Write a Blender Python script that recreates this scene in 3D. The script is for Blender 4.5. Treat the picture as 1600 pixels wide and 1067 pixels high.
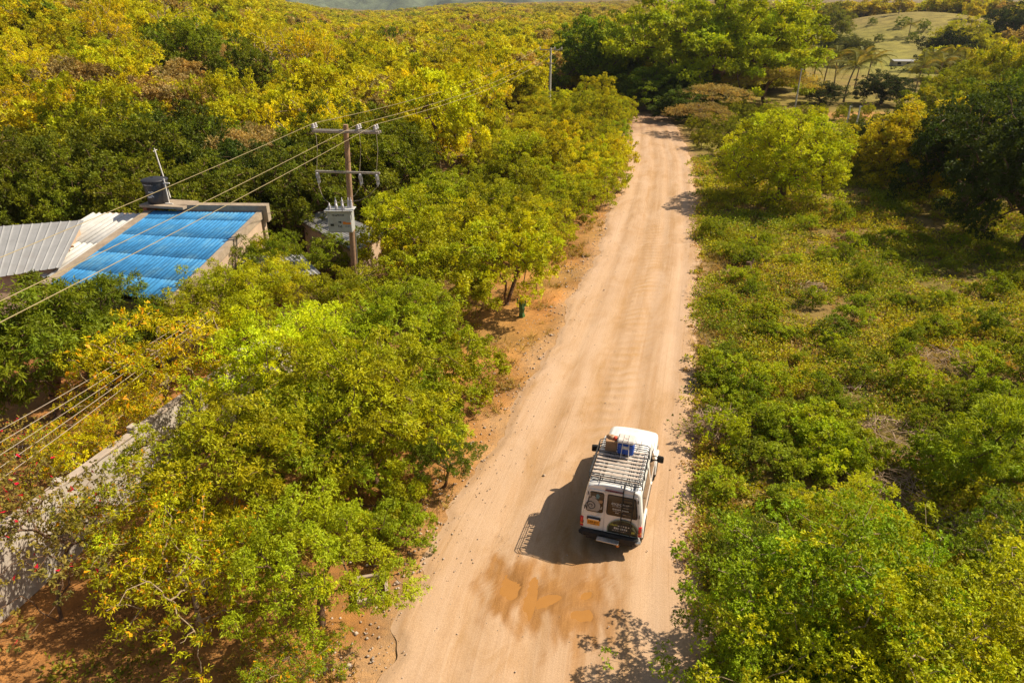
import bpy, math, random
import numpy as np
from mathutils import Vector, Matrix

for o in list(bpy.data.objects):
    bpy.data.objects.remove(o)
SC = bpy.context.scene
COL = SC.collection
rng = np.random.default_rng(7)
random.seed(7)

# ------------------------------------------------------------------ camera
CAM_H, FPX, CX, CY = 13.7, 24 / 36 * 1600, 800.0, 533.5
PITCH = math.atan((CY - 10) / FPX)
cam = bpy.data.cameras.new('camera')
cam.lens, cam.sensor_width, cam.clip_start, cam.clip_end = 24, 36, 0.5, 30000
cam_o = bpy.data.objects.new('camera', cam)
COL.objects.link(cam_o)
cam_o.location = (0, 0, CAM_H)
cam_o.rotation_euler = (math.pi / 2 - PITCH, 0, 0)
SC.camera = cam_o

# ------------------------------------------------------------------ sky, sun, exposure
SUN_AZ, SUN_EL = math.radians(75), math.radians(47.5)      # azimuth from +y towards +x
world = bpy.data.worlds.new('World')
SC.world = world
world.use_nodes = True
wn = world.node_tree.nodes
sky = wn.new('ShaderNodeTexSky')
sky.sky_type = 'NISHITA'
sky.sun_disc = False
sky.sun_elevation = SUN_EL
sky.sun_rotation = SUN_AZ
sky.dust_density = 2.0
wn['Background'].inputs['Strength'].default_value = 0.057
world.node_tree.links.new(sky.outputs[0], wn['Background'].inputs['Color'])
sun = bpy.data.lights.new('sun', 'SUN')
sun.energy, sun.angle, sun.color = 5.0, math.radians(0.53), (1.0, 0.88, 0.69)
sun_o = bpy.data.objects.new('sun', sun)
COL.objects.link(sun_o)
sdir = Vector((math.sin(SUN_AZ) * math.cos(SUN_EL), math.cos(SUN_AZ) * math.cos(SUN_EL), math.sin(SUN_EL)))
sun_o.rotation_euler = sdir.to_track_quat('Z', 'Y').to_euler()
sun_o.location = (60, 30, 80)
SC.view_settings.view_transform = 'Standard'
SC.view_settings.look = 'None'
SC.view_settings.exposure = 0.62
SC.view_settings.gamma = 1.0
SC.view_settings.use_curve_mapping = False
SC.render.engine = 'CYCLES'
SC.cycles.max_bounces = 6
SC.cycles.diffuse_bounces = 3
SC.cycles.glossy_bounces = 2
SC.cycles.transmission_bounces = 3
SC.cycles.volume_bounces = 0
SC.cycles.use_denoising = True

# ------------------------------------------------------------------ helpers
cP, sP = math.cos(PITCH), math.sin(PITCH)


def ray(px, py):
    u, v = (px - CX) / FPX, (CY - py) / FPX
    return np.array([u, cP + v * sP, -sP + v * cP])


def at(px, py, z=0.0):
    """the point at height z that the camera sees at a photo pixel"""
    r = ray(px, py)
    return np.array([0, 0, CAM_H]) + r * (z - CAM_H) / r[2]


def at_y(px, py, y):
    r = ray(px, py)
    return np.array([0, 0, CAM_H]) + r * y / r[1]


def sstep(a, b, x):
    t = np.clip((np.asarray(x, float) - a) / (b - a), 0, 1)
    return t * t * (3 - 2 * t)


_ph = np.random.default_rng(3).uniform(0, 6.28, (64,))


def wav(x, y, s, k=0):
    """cheap smooth pseudo noise about -1..1"""
    x, y = np.asarray(x) / s, np.asarray(y) / s
    p = _ph[k:k + 8]
    return (np.sin(x * 1.3 + y * .7 + p[0]) + np.sin(-x * .8 + y * 1.6 + p[1]) + np.sin(x * 2.3 - y * 1.1 + p[2]) * .6
            + np.sin(x * 1.1 + y * 2.9 + p[3]) * .5 + np.sin(-x * 3.7 + y * 2.1 + p[4]) * .35 + np.sin(x * 4.9 + y * 4.1 + p[5]) * .25) / 2.4


# road edges (metres), digitised from where the road lies on the flat ground
RLP = np.array([(-6.4, -5), (-4.3, 4), (-3.35, 10.5), (-2.1, 14.9), (-.55, 19.6), (1.6, 26.9), (5.2, 39.8), (8.8, 55.8), (11.4, 68.8), (15., 88.7), (16.5, 100), (16.0, 110), (12.3, 119), (6, 126), (-5, 131)], float)
RRP = np.array([(1.9, -5), (3.6, 4), (4.75, 10.5), (5.2, 14.9), (6.3, 19.6), (8.05, 26.9), (11.4, 39.8), (15.1, 55.8), (17.8, 68.8), (20.7, 88.7), (21.6, 100), (20.6, 112), (16.5, 122), (9, 129.5), (-3, 135)], float)


def smooth_poly(P, n=1500):
    d = np.r_[0, np.cumsum(np.linalg.norm(np.diff(P, axis=0), axis=1))]
    t = np.linspace(0, d[-1], n)
    Q = np.c_[np.interp(t, d, P[:, 0]), np.interp(t, d, P[:, 1])]
    k = np.ones(61) / 61
    for c in range(2):
        pad = np.r_[2 * Q[0, c] - Q[30:0:-1, c], Q[:, c], 2 * Q[-1, c] - Q[-2:-32:-1, c]]
        Q[:, c] = np.convolve(pad, k, 'valid')
    return Q


def road_x(y):
    """left and right road edge at a distance y (straight part)"""
    yy = np.clip(y, -5, 110)
    return np.interp(yy, RLP[:12, 1], RLP[:12, 0]), np.interp(yy, RRP[:12, 1], RRP[:12, 0])


RCL = smooth_poly((RLP + RRP) / 2, 220)


def road_dist(x, y):
    x, y = np.asarray(x, float), np.asarray(y, float)
    d = np.full(x.shape, 1e9)
    for cx, cy in RCL:
        d = np.minimum(d, (x - cx) ** 2 + (y - cy) ** 2)
    return np.sqrt(d)


def T(x, y):
    """terrain height"""
    x, y = np.asarray(x, float), np.asarray(y, float)
    r = np.hypot(x, y)
    xl, xr = road_x(y)
    dl = np.clip(xl - 14 - x, 0, None)
    ang = np.arctan2(x, np.maximum(y, 1e-3))
    open_ = np.exp(-((ang + .18) / .14) ** 2) * sstep(75, 150, y)
    h = 0.11 * np.minimum(dl, 120) * sstep(42, 100, y) * (1 - .95 * open_)
    h = h + sstep(110, 260, y) * sstep(-.28, -.55, ang) * 11
    h = h + 10.5 * np.exp(-(((x - 148) / 42) ** 2 + ((y - 268) / 50) ** 2))
    gap = np.exp(-((ang + .18) / .15) ** 2)
    h = h + sstep(150, 600, r) * (6.0 - 7.5 * gap + 2.0 * wav(x, y, 60, 3))
    h = h + sstep(650, 2200, r) * (26 - 24 * gap + 14 * wav(x, y, 420, 9) * (1 - .7 * gap))
    return h


def mesh_np(name, verts, quads=None, tris=None, smooth=False):
    me = bpy.data.meshes.new(name)
    verts = np.asarray(verts, np.float32)
    nq = 0 if quads is None else len(quads)
    nt = 0 if tris is None else len(tris)
    idx = []
    if nq:
        idx.append(np.asarray(quads, np.int32).ravel())
    if nt:
        idx.append(np.asarray(tris, np.int32).ravel())
    idx = np.concatenate(idx)
    me.vertices.add(len(verts))
    me.vertices.foreach_set('co', verts.ravel())
    me.loops.add(len(idx))
    me.loops.foreach_set('vertex_index', idx)
    me.polygons.add(nq + nt)
    st = np.r_[np.arange(nq) * 4, nq * 4 + np.arange(nt) * 3].astype(np.int32)
    me.polygons.foreach_set('loop_start', st)
    if smooth:
        me.polygons.foreach_set('use_smooth', np.ones(nq + nt, bool))
    me.update(calc_edges=True)
    me.validate()
    return me


def set_col(me, name, arr):
    a = me.color_attributes.new(name, 'FLOAT_COLOR', 'POINT')
    arr = np.asarray(arr, np.float32)
    if arr.shape[1] == 3:
        arr = np.c_[arr, np.ones(len(arr), np.float32)]
    a.data.foreach_set('color', arr.ravel())


def link(name, data, parent=None, mat=None, loc=None, rot=None):
    o = bpy.data.objects.new(name, data)
    COL.objects.link(o)
    if parent is not None:
        o.parent = parent
    if mat is not None and data is not None and not data.materials:
        data.materials.append(mat)
    if loc is not None:
        o.location = [float(v) for v in loc]
    if rot is not None:
        o.rotation_euler = rot
    return o


def tag(o, label=None, cat=None, group=None, kind=None):
    if label:
        o['label'] = label
    if cat:
        o['category'] = cat
    if group:
        o['group'] = group
    if kind:
        o['kind'] = kind
    return o


def thing(name, label, cat, loc=(0, 0, 0), rz=0.0, group=None):
    o = link(name, None, loc=loc, rot=(0, 0, rz))
    o.empty_display_size = .2
    return tag(o, label, cat, group)


class MB:
    """collects shapes into one mesh"""

    def __init__(s):
        s.v, s.f, s.sm = [], [], []

    def add(s, vs, fs, smooth=False):
        b = len(s.v)
        s.v += [tuple(float(c) for c in v) for v in vs]
        s.f += [tuple(i + b for i in f) for f in fs]
        s.sm += [smooth] * len(fs)
        return s

    def box(s, c, d, R=None, bev=0.0):
        x, y, z = d[0] / 2, d[1] / 2, d[2] / 2
        if bev <= 0:
            vs = [(-x, -y, -z), (x, -y, -z), (x, y, -z), (-x, y, -z), (-x, -y, z), (x, -y, z), (x, y, z), (-x, y, z)]
            fs = [(0, 3, 2, 1), (4, 5, 6, 7), (0, 1, 5, 4), (1, 2, 6, 5), (2, 3, 7, 6), (3, 0, 4, 7)]
        else:
            b = min(bev, x * .9, y * .9, z * .9)
            ring = [(-x, -y + b), (-x + b, -y), (x - b, -y), (x, -y + b), (x, y - b), (x - b, y), (-x + b, y), (-x, y - b)]
            inn = [(-x + b, -y + b), (-x + b, -y + b), (x - b, -y + b), (x - b, -y + b), (x - b, y - b), (x - b, y - b), (-x + b, y - b), (-x + b, y - b)]
            vs = [(a, q, -z) for a, q in inn] + [(a, q, -z + b) for a, q in ring] + [(a, q, z - b) for a, q in ring] + [(a, q, z) for a, q in inn]
            fs = []
            for L in range(3):
                for i in range(8):
                    j = (i + 1) % 8
                    fs.append((L * 8 + i, L * 8 + j, L * 8 + 8 + j, L * 8 + 8 + i))
            fs.append((7, 5, 3, 1))
            fs.append((24 + 1, 24 + 3, 24 + 5, 24 + 7))
        M = Matrix.Identity(3) if R is None else R
        return s.add([tuple(M @ Vector(v) + Vector(c)) for v in vs], fs)

    def tube(s, pts, r, n=6, closed=False, caps=True, smooth=True):
        pts = [Vector(p) for p in pts]
        m = len(pts)
        rs = r if hasattr(r, '__len__') else [r] * m
        b, vs, fs = 0, [], []
        up = Vector((0, 0, 1))
        prev = None
        for i, p in enumerate(pts):
            if closed:
                d = pts[(i + 1) % m] - pts[i - 1]
            else:
                d = pts[min(i + 1, m - 1)] - pts[max(i - 1, 0)]
            d.normalize()
            if prev is None:
                a = d.cross(up)
                if a.length < .1:
                    a = d.cross(Vector((0, 1, 0)))
            else:
                a = prev - d * prev.dot(d)
            a.normalize()
            prev = a
            c = d.cross(a)
            for k in range(n):
                t = 2 * math.pi * k / n
                vs.append(p + (a * math.cos(t) + c * math.sin(t)) * rs[i])
        for i in range(m if closed else m - 1):
            j = (i + 1) % m
            for k in range(n):
                q = (k + 1) % n
                fs.append((i * n + k, i * n + q, j * n + q, j * n + k))
        s.add(vs, fs, smooth)
        if caps and not closed:
            s.add(vs[:n], [tuple(range(n))[::-1]])
            s.add(vs[-n:], [tuple(range(n))])
        return s

    def lathe(s, prof, n=16, c=(0, 0, 0), R=None, smooth=True):
        M = Matrix.Identity(3) if R is None else R
        vs, fs = [], []
        for (r, z) in prof:
            for k in range(n):
                t = 2 * math.pi * k / n
                vs.append(tuple(M @ Vector((r * math.cos(t), r * math.sin(t), z)) + Vector(c)))
        for i in range(len(prof) - 1):
            for k in range(n):
                q = (k + 1) % n
                fs.append((i * n + k, i * n + q, (i + 1) * n + q, (i + 1) * n + k))
        return s.add(vs, fs, smooth)

    def plate(s, poly, fn, t):
        """polygon of (a,b) mapped by fn(a,b,depth) and given thickness t"""
        n = len(poly)
        vs = [fn(a, b, 0) for a, b in poly] + [fn(a, b, t) for a, b in poly]
        fs = [tuple(range(n)), tuple(range(2 * n - 1, n - 1, -1))]
        fs += [(i, n + i, n + (i + 1) % n, (i + 1) % n) for i in range(n)]
        return s.add(vs, fs)

    def mesh(s, name):
        me = bpy.data.meshes.new(name)
        me.from_pydata(s.v, [], s.f)
        me.polygons.foreach_set('use_smooth', s.sm)
        me.update()
        import bmesh
        bm = bmesh.new()
        bm.from_mesh(me)
        bmesh.ops.recalc_face_normals(bm, faces=bm.faces)
        bm.to_mesh(me)
        bm.free()
        return me

    def build(s, name, mat, parent=None, loc=None, rot=None):
        return link(name, s.mesh(name), parent, mat, loc, rot)


def rotz(a):
    return Matrix.Rotation(a, 3, 'Z')


# ------------------------------------------------------------------ materials
def new_mat(name):
    m = bpy.data.materials.new(name)
    m.use_nodes = True
    nt = m.node_tree
    b = nt.nodes['Principled BSDF']
    return m, nt, b


def N(nt, typ, **kw):
    n = nt.nodes.new(typ)
    for k, v in kw.items():
        if k.startswith('i_'):
            n.inputs[k[2:].replace('_', ' ')].default_value = v
        else:
            setattr(n, k, v)
    return n


def mixc(nt, fac, a, b, mode='MIX'):
    n = nt.nodes.new('ShaderNodeMix')
    n.data_type = 'RGBA'
    n.blend_type = mode
    for sock, val in ((n.inputs[0], fac), (n.inputs[6], a), (n.inputs[7], b)):
        if hasattr(val, 'is_output') or isinstance(val, bpy.types.NodeSocket):
            nt.links.new(val, sock)
        elif isinstance(val, (int, float)):
            sock.default_value = val
        else:
            sock.default_value = (*val, 1) if len(val) == 3 else val
    return n.outputs[2]


def ramp(nt, fac, p0, p1, a=(0, 0, 0, 1), b=(1, 1, 1, 1)):
    n = nt.nodes.new('ShaderNodeValToRGB')
    n.color_ramp.elements[0].position, n.color_ramp.elements[1].position = p0, p1
    n.color_ramp.elements[0].color, n.color_ramp.elements[1].color = a, b
    nt.links.new(fac, n.inputs[0])
    return n.outputs[0]


def noise(nt, vec, scale, detail=5, rough=.6, dist=0.0):
    n = N(nt, 'ShaderNodeTexNoise')
    n.inputs['Scale'].default_value = scale
    n.inputs['Detail'].default_value = detail
    n.inputs['Roughness'].default_value = rough
    n.inputs['Distortion'].default_value = dist
    if vec is not None:
        nt.links.new(vec, n.inputs['Vector'])
    return n.outputs[0]


def mapping(nt, vec, sc):
    m = N(nt, 'ShaderNodeMapping')
    m.inputs['Scale'].default_value = sc
    nt.links.new(vec, m.inputs[0])
    return m.outputs[0]


def plain(name, col, rough=.6, metal=0.0, var=.18, vscale=6.0, bump=0.0, bscale=40.0, coat=0.0, dirt=None, dirt_amt=.5):
    """base colour with mottling, optional dirt patches and fine relief"""
    m, nt, b = new_mat(name)
    tc = N(nt, 'ShaderNodeTexCoord').outputs['Object']
    n1 = noise(nt, tc, vscale, 6, .65)
    lo = tuple(c * (1 - var) for c in col)
    hi = tuple(min(1, c * (1 + var)) for c in col)
    c = mixc(nt, ramp(nt, n1, .3, .7), lo, hi)
    if dirt:
        n2 = noise(nt, tc, vscale * .37, 8, .75)
        c = mixc(nt, ramp(nt, n2, .5, .72, b=(dirt_amt,) * 3 + (1,)), c, dirt)
    nt.links.new(c, b.inputs['Base Color'])
    b.inputs['Roughness'].default_value = rough
    b.inputs['Metallic'].default_value = metal
    if coat:
        b.inputs['Coat Weight'].default_value = coat
        b.inputs['Coat Roughness'].default_value = .08
    if bump:
        bp = N(nt, 'ShaderNodeBump')
        bp.inputs['Strength'].default_value = bump
        bp.inputs['Distance'].default_value = .02
        nt.links.new(noise(nt, tc, bscale, 6, .7), bp.inputs['Height'])
        nt.links.new(bp.outputs[0], b.inputs['Normal'])
    return m


def foliage_mat(name, mode='object', accent=(.75, .42, .02), transl=.36):
    m = bpy.data.materials.new(name)
    m.use_nodes = True
    nt = m.node_tree
    nt.nodes.remove(nt.nodes['Principled BSDF'])
    out = nt.nodes['Material Output']
    if mode == 'object':
        tint = N(nt, 'ShaderNodeObjectInfo').outputs['Color']
    elif mode == 'vertex':
        tint = N(nt, 'ShaderNodeAttribute', attribute_name='tint').outputs['Color']
    else:
        tint = N(nt, 'ShaderNodeAttribute', attribute_name='tint', attribute_type='INSTANCER').outputs['Color']
    lv = N(nt, 'ShaderNodeAttribute', attribute_name='lv')
    sep = N(nt, 'ShaderNodeSeparateColor')
    nt.links.new(lv.outputs['Color'], sep.inputs[0])
    warm = mixc(nt, 1.0, tint, (1.15, .99, .5), 'MULTIPLY')
    cool = mixc(nt, 1.0, tint, (.82, 1.0, .95), 'MULTIPLY')
    c = mixc(nt, sep.outputs[1], cool, warm)
    br = N(nt, 'ShaderNodeMapRange')
    br.inputs['To Min'].default_value, br.inputs['To Max'].default_value = .52, 1.44
    nt.links.new(sep.outputs[0], br.inputs[0])
    vm = N(nt, 'ShaderNodeVectorMath', operation='SCALE')
    nt.links.new(c, vm.inputs[0])
    nt.links.new(br.outputs[0], vm.inputs['Scale'])
    c = mixc(nt, sep.outputs[2], vm.outputs[0], accent)
    di = N(nt, 'ShaderNodeBsdfDiffuse')
    tr = N(nt, 'ShaderNodeBsdfTranslucent')
    gl = N(nt, 'ShaderNodeBsdfGlossy')
    gl.inputs['Roughness'].default_value = .55
    gl.inputs['Color'].default_value = (1, 1, .9, 1)
    nt.links.new(c, di.inputs[0])
    nt.links.new(mixc(nt, 1.0, c, (1.25, 1.1, .5), 'MULTIPLY'), tr.inputs[0])
    m1 = N(nt, 'ShaderNodeMixShader')
    m1.inputs[0].default_value = transl
    nt.links.new(di.outputs[0], m1.inputs[1])
    nt.links.new(tr.outputs[0], m1.inputs[2])
    m2 = N(nt, 'ShaderNodeMixShader')
    m2.inputs[0].default_value = .012
    nt.links.new(m1.outputs[0], m2.inputs[1])
    nt.links.new(gl.outputs[0], m2.inputs[2])
    nt.links.new(m2.outputs[0], out.inputs[0])
    return m


M = {}
M['leaf'] = foliage_mat('leaf_of_tree')
M['leaf_flower'] = foliage_mat('leaf_with_yellow_flowers', accent=(.85, .40, .01))
M['leaf_red'] = foliage_mat('leaf_with_red_flowers', accent=(.80, .02, .06))
M['leaf_far'] = foliage_mat('leaf_far_forest', 'instancer')
M['leaf_weed'] = foliage_mat('leaf_weeds', 'vertex', transl=.35)
M['bark'] = plain('bark', (.15, .085, .045), .9, var=.45, vscale=9, bump=.6, bscale=30)
M['bark_pale'] = plain('pale_bark', (.34, .25, .15), .9, var=.35, vscale=9, bump=.5, bscale=30)
M['twig'] = plain('dry_twig', (.46, .32, .21), .9, var=.4, vscale=14)
M['white_paint'] = plain('white_car_paint', (.80, .78, .75), .28, var=.03, coat=.5, dirt=(.52, .36, .23), dirt_amt=.5)
M['black_metal'] = plain('black_powder_coat', (.018, .017, .017), .45, var=.3)
M['black_plastic'] = plain('black_plastic', (.018, .017, .016), .8, var=.3, dirt=(.16, .1, .06), dirt_amt=.4)
M['deck'] = plain('dusty_deck', (.50, .40, .32), .7, var=.2, vscale=9, dirt=(.3, .2, .13), dirt_amt=.6)
M['rubber'] = plain('tyre_rubber', (.028, .025, .023), .85, var=.3, dirt=(.3, .19, .11), dirt_amt=.7)
M['steel'] = plain('galvanised_steel', (.45, .46, .46), .42, .75, var=.15)
M['chrome'] = plain('bright_metal', (.62, .62, .62), .2, 1.0, var=.05)
M['glass'] = plain('tinted_glass', (.014, .013, .012), .06, var=.2, coat=.3)
M['red_lens'] = plain('red_lens', (.62, .008, .012), .15, var=.15, vscale=20, coat=.6)
M['dark_red'] = plain('dark_red_lens', (.12, .012, .016), .2, var=.15, coat=.5)
M['amber'] = plain('amber_lens', (.7, .24, .05), .25, var=.1)
M['plate'] = plain('orange_plate', (.84, .36, .025), .45, var=.05)
M['plate_ink'] = plain('plate_ink', (.12, .02, .005), .5, var=.05)
M['decal_white'] = plain('decal_white', (.62, .60, .56), .5, var=.08)
M['decal_grey'] = plain('decal_grey', (.36, .33, .30), .5, var=.1)
M['decal_dark'] = plain('decal_dark', (.018, .02, .012), .4, var=.3, vscale=8, dirt=(.09, .1, .05), dirt_amt=.6)
M['decal_green'] = plain('decal_green', (.20, .26, .16), .5, var=.3, vscale=14)
M['decal_teal'] = plain('decal_teal', (.10, .22, .25), .5, var=.2)
M['decal_tan'] = plain('decal_tan', (.42, .25, .13), .5, var=.2)
M['decal_lime'] = plain('decal_lime', (.42, .42, .06), .5, var=.2)
M['blue_plastic'] = plain('blue_cooler', (.008, .075, .42), .4, var=.12)
M['cooler_lid'] = plain('cooler_lid', (.62, .55, .50), .5, var=.12)
M['carton'] = plain('carton', (.36, .20, .10), .85, var=.2)
M['red_cloth'] = plain('red_cloth', (.55, .08, .04), .85, var=.3)
M['strap'] = plain('strap', (.68, .60, .52), .8, var=.15)
M['concrete'] = plain('concrete', (.36, .28, .20), .9, var=.22, vscale=3, bump=.3, dirt=(.17, .11, .07))
M['plaster'] = plain('weathered_plaster', (.50, .44, .37), .92, var=.2, vscale=1.6, bump=.35, bscale=14, dirt=(.24, .15, .09), dirt_amt=.75)
M['coping'] = plain('wall_coping', (.40, .32, .25), .92, var=.3, vscale=3, bump=.4)
M['house_wall'] = plain('house_wall', (.50, .36, .25), .92, var=.15, vscale=1.5)
M['roof_blue'] = plain('blue_painted_sheet', (.055, .275, .57), .6, var=.25, vscale=2.2, dirt=(.2, .45, .61), dirt_amt=.9)
M['roof_white'] = plain('white_sheet', (.62, .60, .56), .5, var=.1, vscale=2, dirt=(.4, .33, .27), dirt_amt=.4)
M['roof_grey'] = plain('grey_metal_sheet', (.33, .325, .32), .5, .15, var=.1, vscale=1.2, dirt=(.25, .21, .18), dirt_amt=.5)
M['tank'] = plain('black_polyethylene', (.026, .026, .03), .5, var=.25, vscale=3, dirt=(.1, .085, .07), dirt_amt=.35)
M['pole_wood'] = plain('pole_wood', (.33, .20, .115), .85, var=.3, vscale=5, bump=.3)
M['pole_concrete'] = plain('pole_concrete', (.5, .46, .40), .85, var=.15, vscale=5)
M['crossarm'] = plain('crossarm_steel', (.40, .36, .31), .6, .3, var=.2, vscale=8, dirt=(.25, .13, .06))
M['porcelain'] = plain('porcelain', (.55, .52, .55), .3, var=.1)
M['trafo'] = plain('transformer_grey', (.42, .42, .40), .45, var=.08, vscale=4, dirt=(.16, .1, .06), dirt_amt=.6)
M['orange_mark'] = plain('orange_mark', (.78, .22, .015), .5, var=.1)
M['ink'] = plain('black_ink', (.02, .02, .02), .6, var=.1)
M['wire'] = plain('bare_wire', (.42, .33, .17), .45, .3, var=.1)
M['cable'] = plain('service_cable', (.42, .34, .25), .5, var=.1)
M['cactus'] = plain('cactus_green', (.06, .14, .035), .7, var=.3, vscale=8)
M['brick_red'] = plain('brick_red', (.35, .13, .06), .9, var=.25, vscale=9)
M['straw'] = plain('straw', (.40, .27, .10), .9, var=.35, vscale=11)
M['pebble'] = plain('pebble', (.42, .33, .25), .9, var=.4, vscale=2)
M['dark_hole'] = plain('painted_shaft_shade', (.05, .035, .02), .9, var=.3)  # shade down the culvert shaft, painted as a near-black floor
M['roof_orange'] = plain('roof_orange', (.55, .17, .05), .8, var=.2)
M['white_post'] = plain('white_post', (.7, .66, .6), .7, var=.1)

# ------------------------------------------------------------------ ground
def ground_material():
    m, nt, b = new_mat('ground_soil')
    tc = N(nt, 'ShaderNodeTexCoord').outputs['Object']
    g = N(nt, 'ShaderNodeAttribute', attribute_name='gcol').outputs['Color']
    sep = N(nt, 'ShaderNodeSeparateColor')
    nt.links.new(N(nt, 'ShaderNodeAttribute', attribute_name='gmask').outputs['Color'], sep.inputs[0])
    big = noise(nt, tc, .35, 6, .65)
    fine = noise(nt, tc, 5.0, 8, .75)
    grit = noise(nt, tc, 32.0, 4, .7)
    c = mixc(nt, ramp(nt, big, .35, .68), mixc(nt, 1.0, g, (.62, .60, .58), 'MULTIPLY'), mixc(nt, 1.0, g, (1.2, 1.15, 1.05), 'MULTIPLY'))
    c = mixc(nt, ramp(nt, fine, .42, .66), c, mixc(nt, 1.0, c, (1.35, 1.28, 1.1), 'MULTIPLY'))
    # dead-leaf flecks
    v = N(nt, 'ShaderNodeTexVoronoi')
    v.inputs['Scale'].default_value = 7.5
    nt.links.new(tc, v.inputs['Vector'])
    fl = ramp(nt, v.outputs['Distance'], .12, .24, (1, 1, 1, 1), (0, 0, 0, 1))
    mm = N(nt, 'ShaderNodeMath', operation='MULTIPLY')
    nt.links.new(fl, mm.inputs[0])
    nt.links.new(sep.outputs[0], mm.inputs[1])
    c = mixc(nt, mm.outputs[0], c, mixc(nt, ramp(nt, v.outputs['Color'], .3, .7), (.13, .06, .025), (.42, .24, .10)))
    c = mixc(nt, ramp(nt, grit, .35, .7), mixc(nt, 1.0, c, (.8, .8, .8), 'MULTIPLY'), c)
    nt.links.new(c, b.inputs['Base Color'])
    b.inputs['Roughness'].default_value = .95
    b.inputs['Specular IOR Level'].default_value = .15
    bp = N(nt, 'ShaderNodeBump')
    bp.inputs['Strength'].default_value = .7
    bp.inputs['Distance'].default_value = .06
    ad = N(nt, 'ShaderNodeMath', operation='ADD')
    nt.links.new(fine, ad.inputs[0])
    nt.links.new(grit, ad.inputs[1])
    nt.links.new(ad.outputs[0], bp.inputs['Height'])
    nt.links.new(bp.outputs[0], b.inputs['Normal'])
    return m


def mixa(a, b, t):
    t = np.clip(t, 0, 1)[..., None]
    return np.asarray(a) * (1 - t) + np.asarray(b) * t


def build_ground():
    n, B, EXT = 401, 7.4, 6500.0
    u = np.linspace(-1, 1, n)
    A = EXT / math.sinh(B)
    gx = A * np.sinh(B * u) + 2
    gy = A * np.sinh(B * u) + 22
    X, Y = np.meshgrid(gx, gy)
    x, y = X.ravel(), Y.ravel()
    d = road_dist(x, y)
    z = T(x, y)
    r = np.hypot(x, y)
    xl, xr = road_x(y)
    out = np.where(y < 104, np.maximum(xl - x, x - xr), d - 3.2)      # metres outside the road edge
    off = sstep(.2, 1.8, out)
    z = z + off * (.10 * wav(x, y, 2.2, 12) + .05 * wav(x, y, .8, 20)) * sstep(300, 60, r)
    z = z - (1 - sstep(-.9, .25, out)) * .09
    left = x < (xl + xr) / 2
    col = np.tile(np.array([.17, .105, .045]), (len(x), 1))
    nz = wav(x, y, 3.0, 30)
    # right field: straw and dry weeds
    fld = (~left) & (y < 62)
    col = np.where(fld[:, None], mixa((.27, .18, .07), (.20, .175, .04), .5 + .5 * nz), col)
    rgt = (~left) & (y >= 62)
    col = np.where(rgt[:, None], mixa((.24, .215, .045), (.26, .19, .06), .5 + .5 * nz), col)
    # left verge: orange soil and dry grass
    dv = xl - x
    verge = np.where(left, sstep(9, 3.5, dv + 1.2 * nz) * sstep(60, 46, y), 0)
    col = mixa(col, mixa((.50, .24, .08), (.43, .255, .085), .5 + .5 * wav(x, y, 1.6, 36)), verge)
    yard = np.where(left, sstep(-9, -11, x) * sstep(30, 25, y), 0)
    col = mixa(col, mixa((.47, .20, .075), (.36, .17, .07), .5 + .5 * nz), yard)
    near = np.where(left & (y < 24), 1.0, 0) * sstep(60, 40, y)
    col = mixa(col, (.44, .22, .075), near * .8)
    # sandy shoulder beside the road
    nz2 = .55 * wav(x, y, 1.1, 40) + .35 * wav(x, y, .45, 24)
    shl = np.where(left, sstep(1.15, -.1, out + .9 * nz2), sstep(1.1, .0, out + .6 * nz2)) * sstep(140, 100, y)
    col = mixa(col, (.50, .315, .17), shl * .95)
    # pasture beyond the palms on the right, and the bare yard before them
    past = np.exp(-(((x - 118) / 62) ** 2 + ((y - 215) / 80) ** 2) * 1.1)
    past = sstep(.30, .5, past + .08 * wav(x, y, 14, 44))
    col = mixa(col, mixa((.235, .25, .04), (.30, .25, .075), .5 + .6 * wav(x, y, 30, 50) + .4 * sstep(3, 9, z)), past)
    pc = at(1345, 182)
    by = np.exp(-(((x - pc[0]) / 6) ** 2 + ((y - pc[1]) / 6) ** 2))
    col = mixa(col, (.50, .28, .10), sstep(.35, .6, by))
    far = sstep(230, 420, r)
    col = mixa(col, mixa((.22, .17, .05), (.20, .13, .07), .5 + .5 * wav(x, y, 90, 8)), far)
    msk = np.zeros((len(x), 3))
    msk[:, 0] = np.clip(sstep(.8, 2.8, out) * sstep(90, 50, r) * (1 - past), 0, 1)
    i = np.arange(n * n).reshape(n, n)
    q = np.c_[i[:-1, :-1].ravel(), i[:-1, 1:].ravel(), i[1:, 1:].ravel(), i[1:, :-1].ravel()]
    me = mesh_np('ground', np.c_[x, y, z], q, smooth=True)
    set_col(me, 'gcol', col)
    set_col(me, 'gmask', msk)
    tag(link('ground', me, mat=ground_material()), kind='structure')


build_ground()


# ------------------------------------------------------------------ road
PUD = [(at(797, 920), .30, .52, .1), (at(829, 932), .13, .62, .15), (at(860, 938), .42, .14, -.42), (at(903, 961), .28, .22, 0.1), (at(915, 930), .13, .15, .4)]


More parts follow.
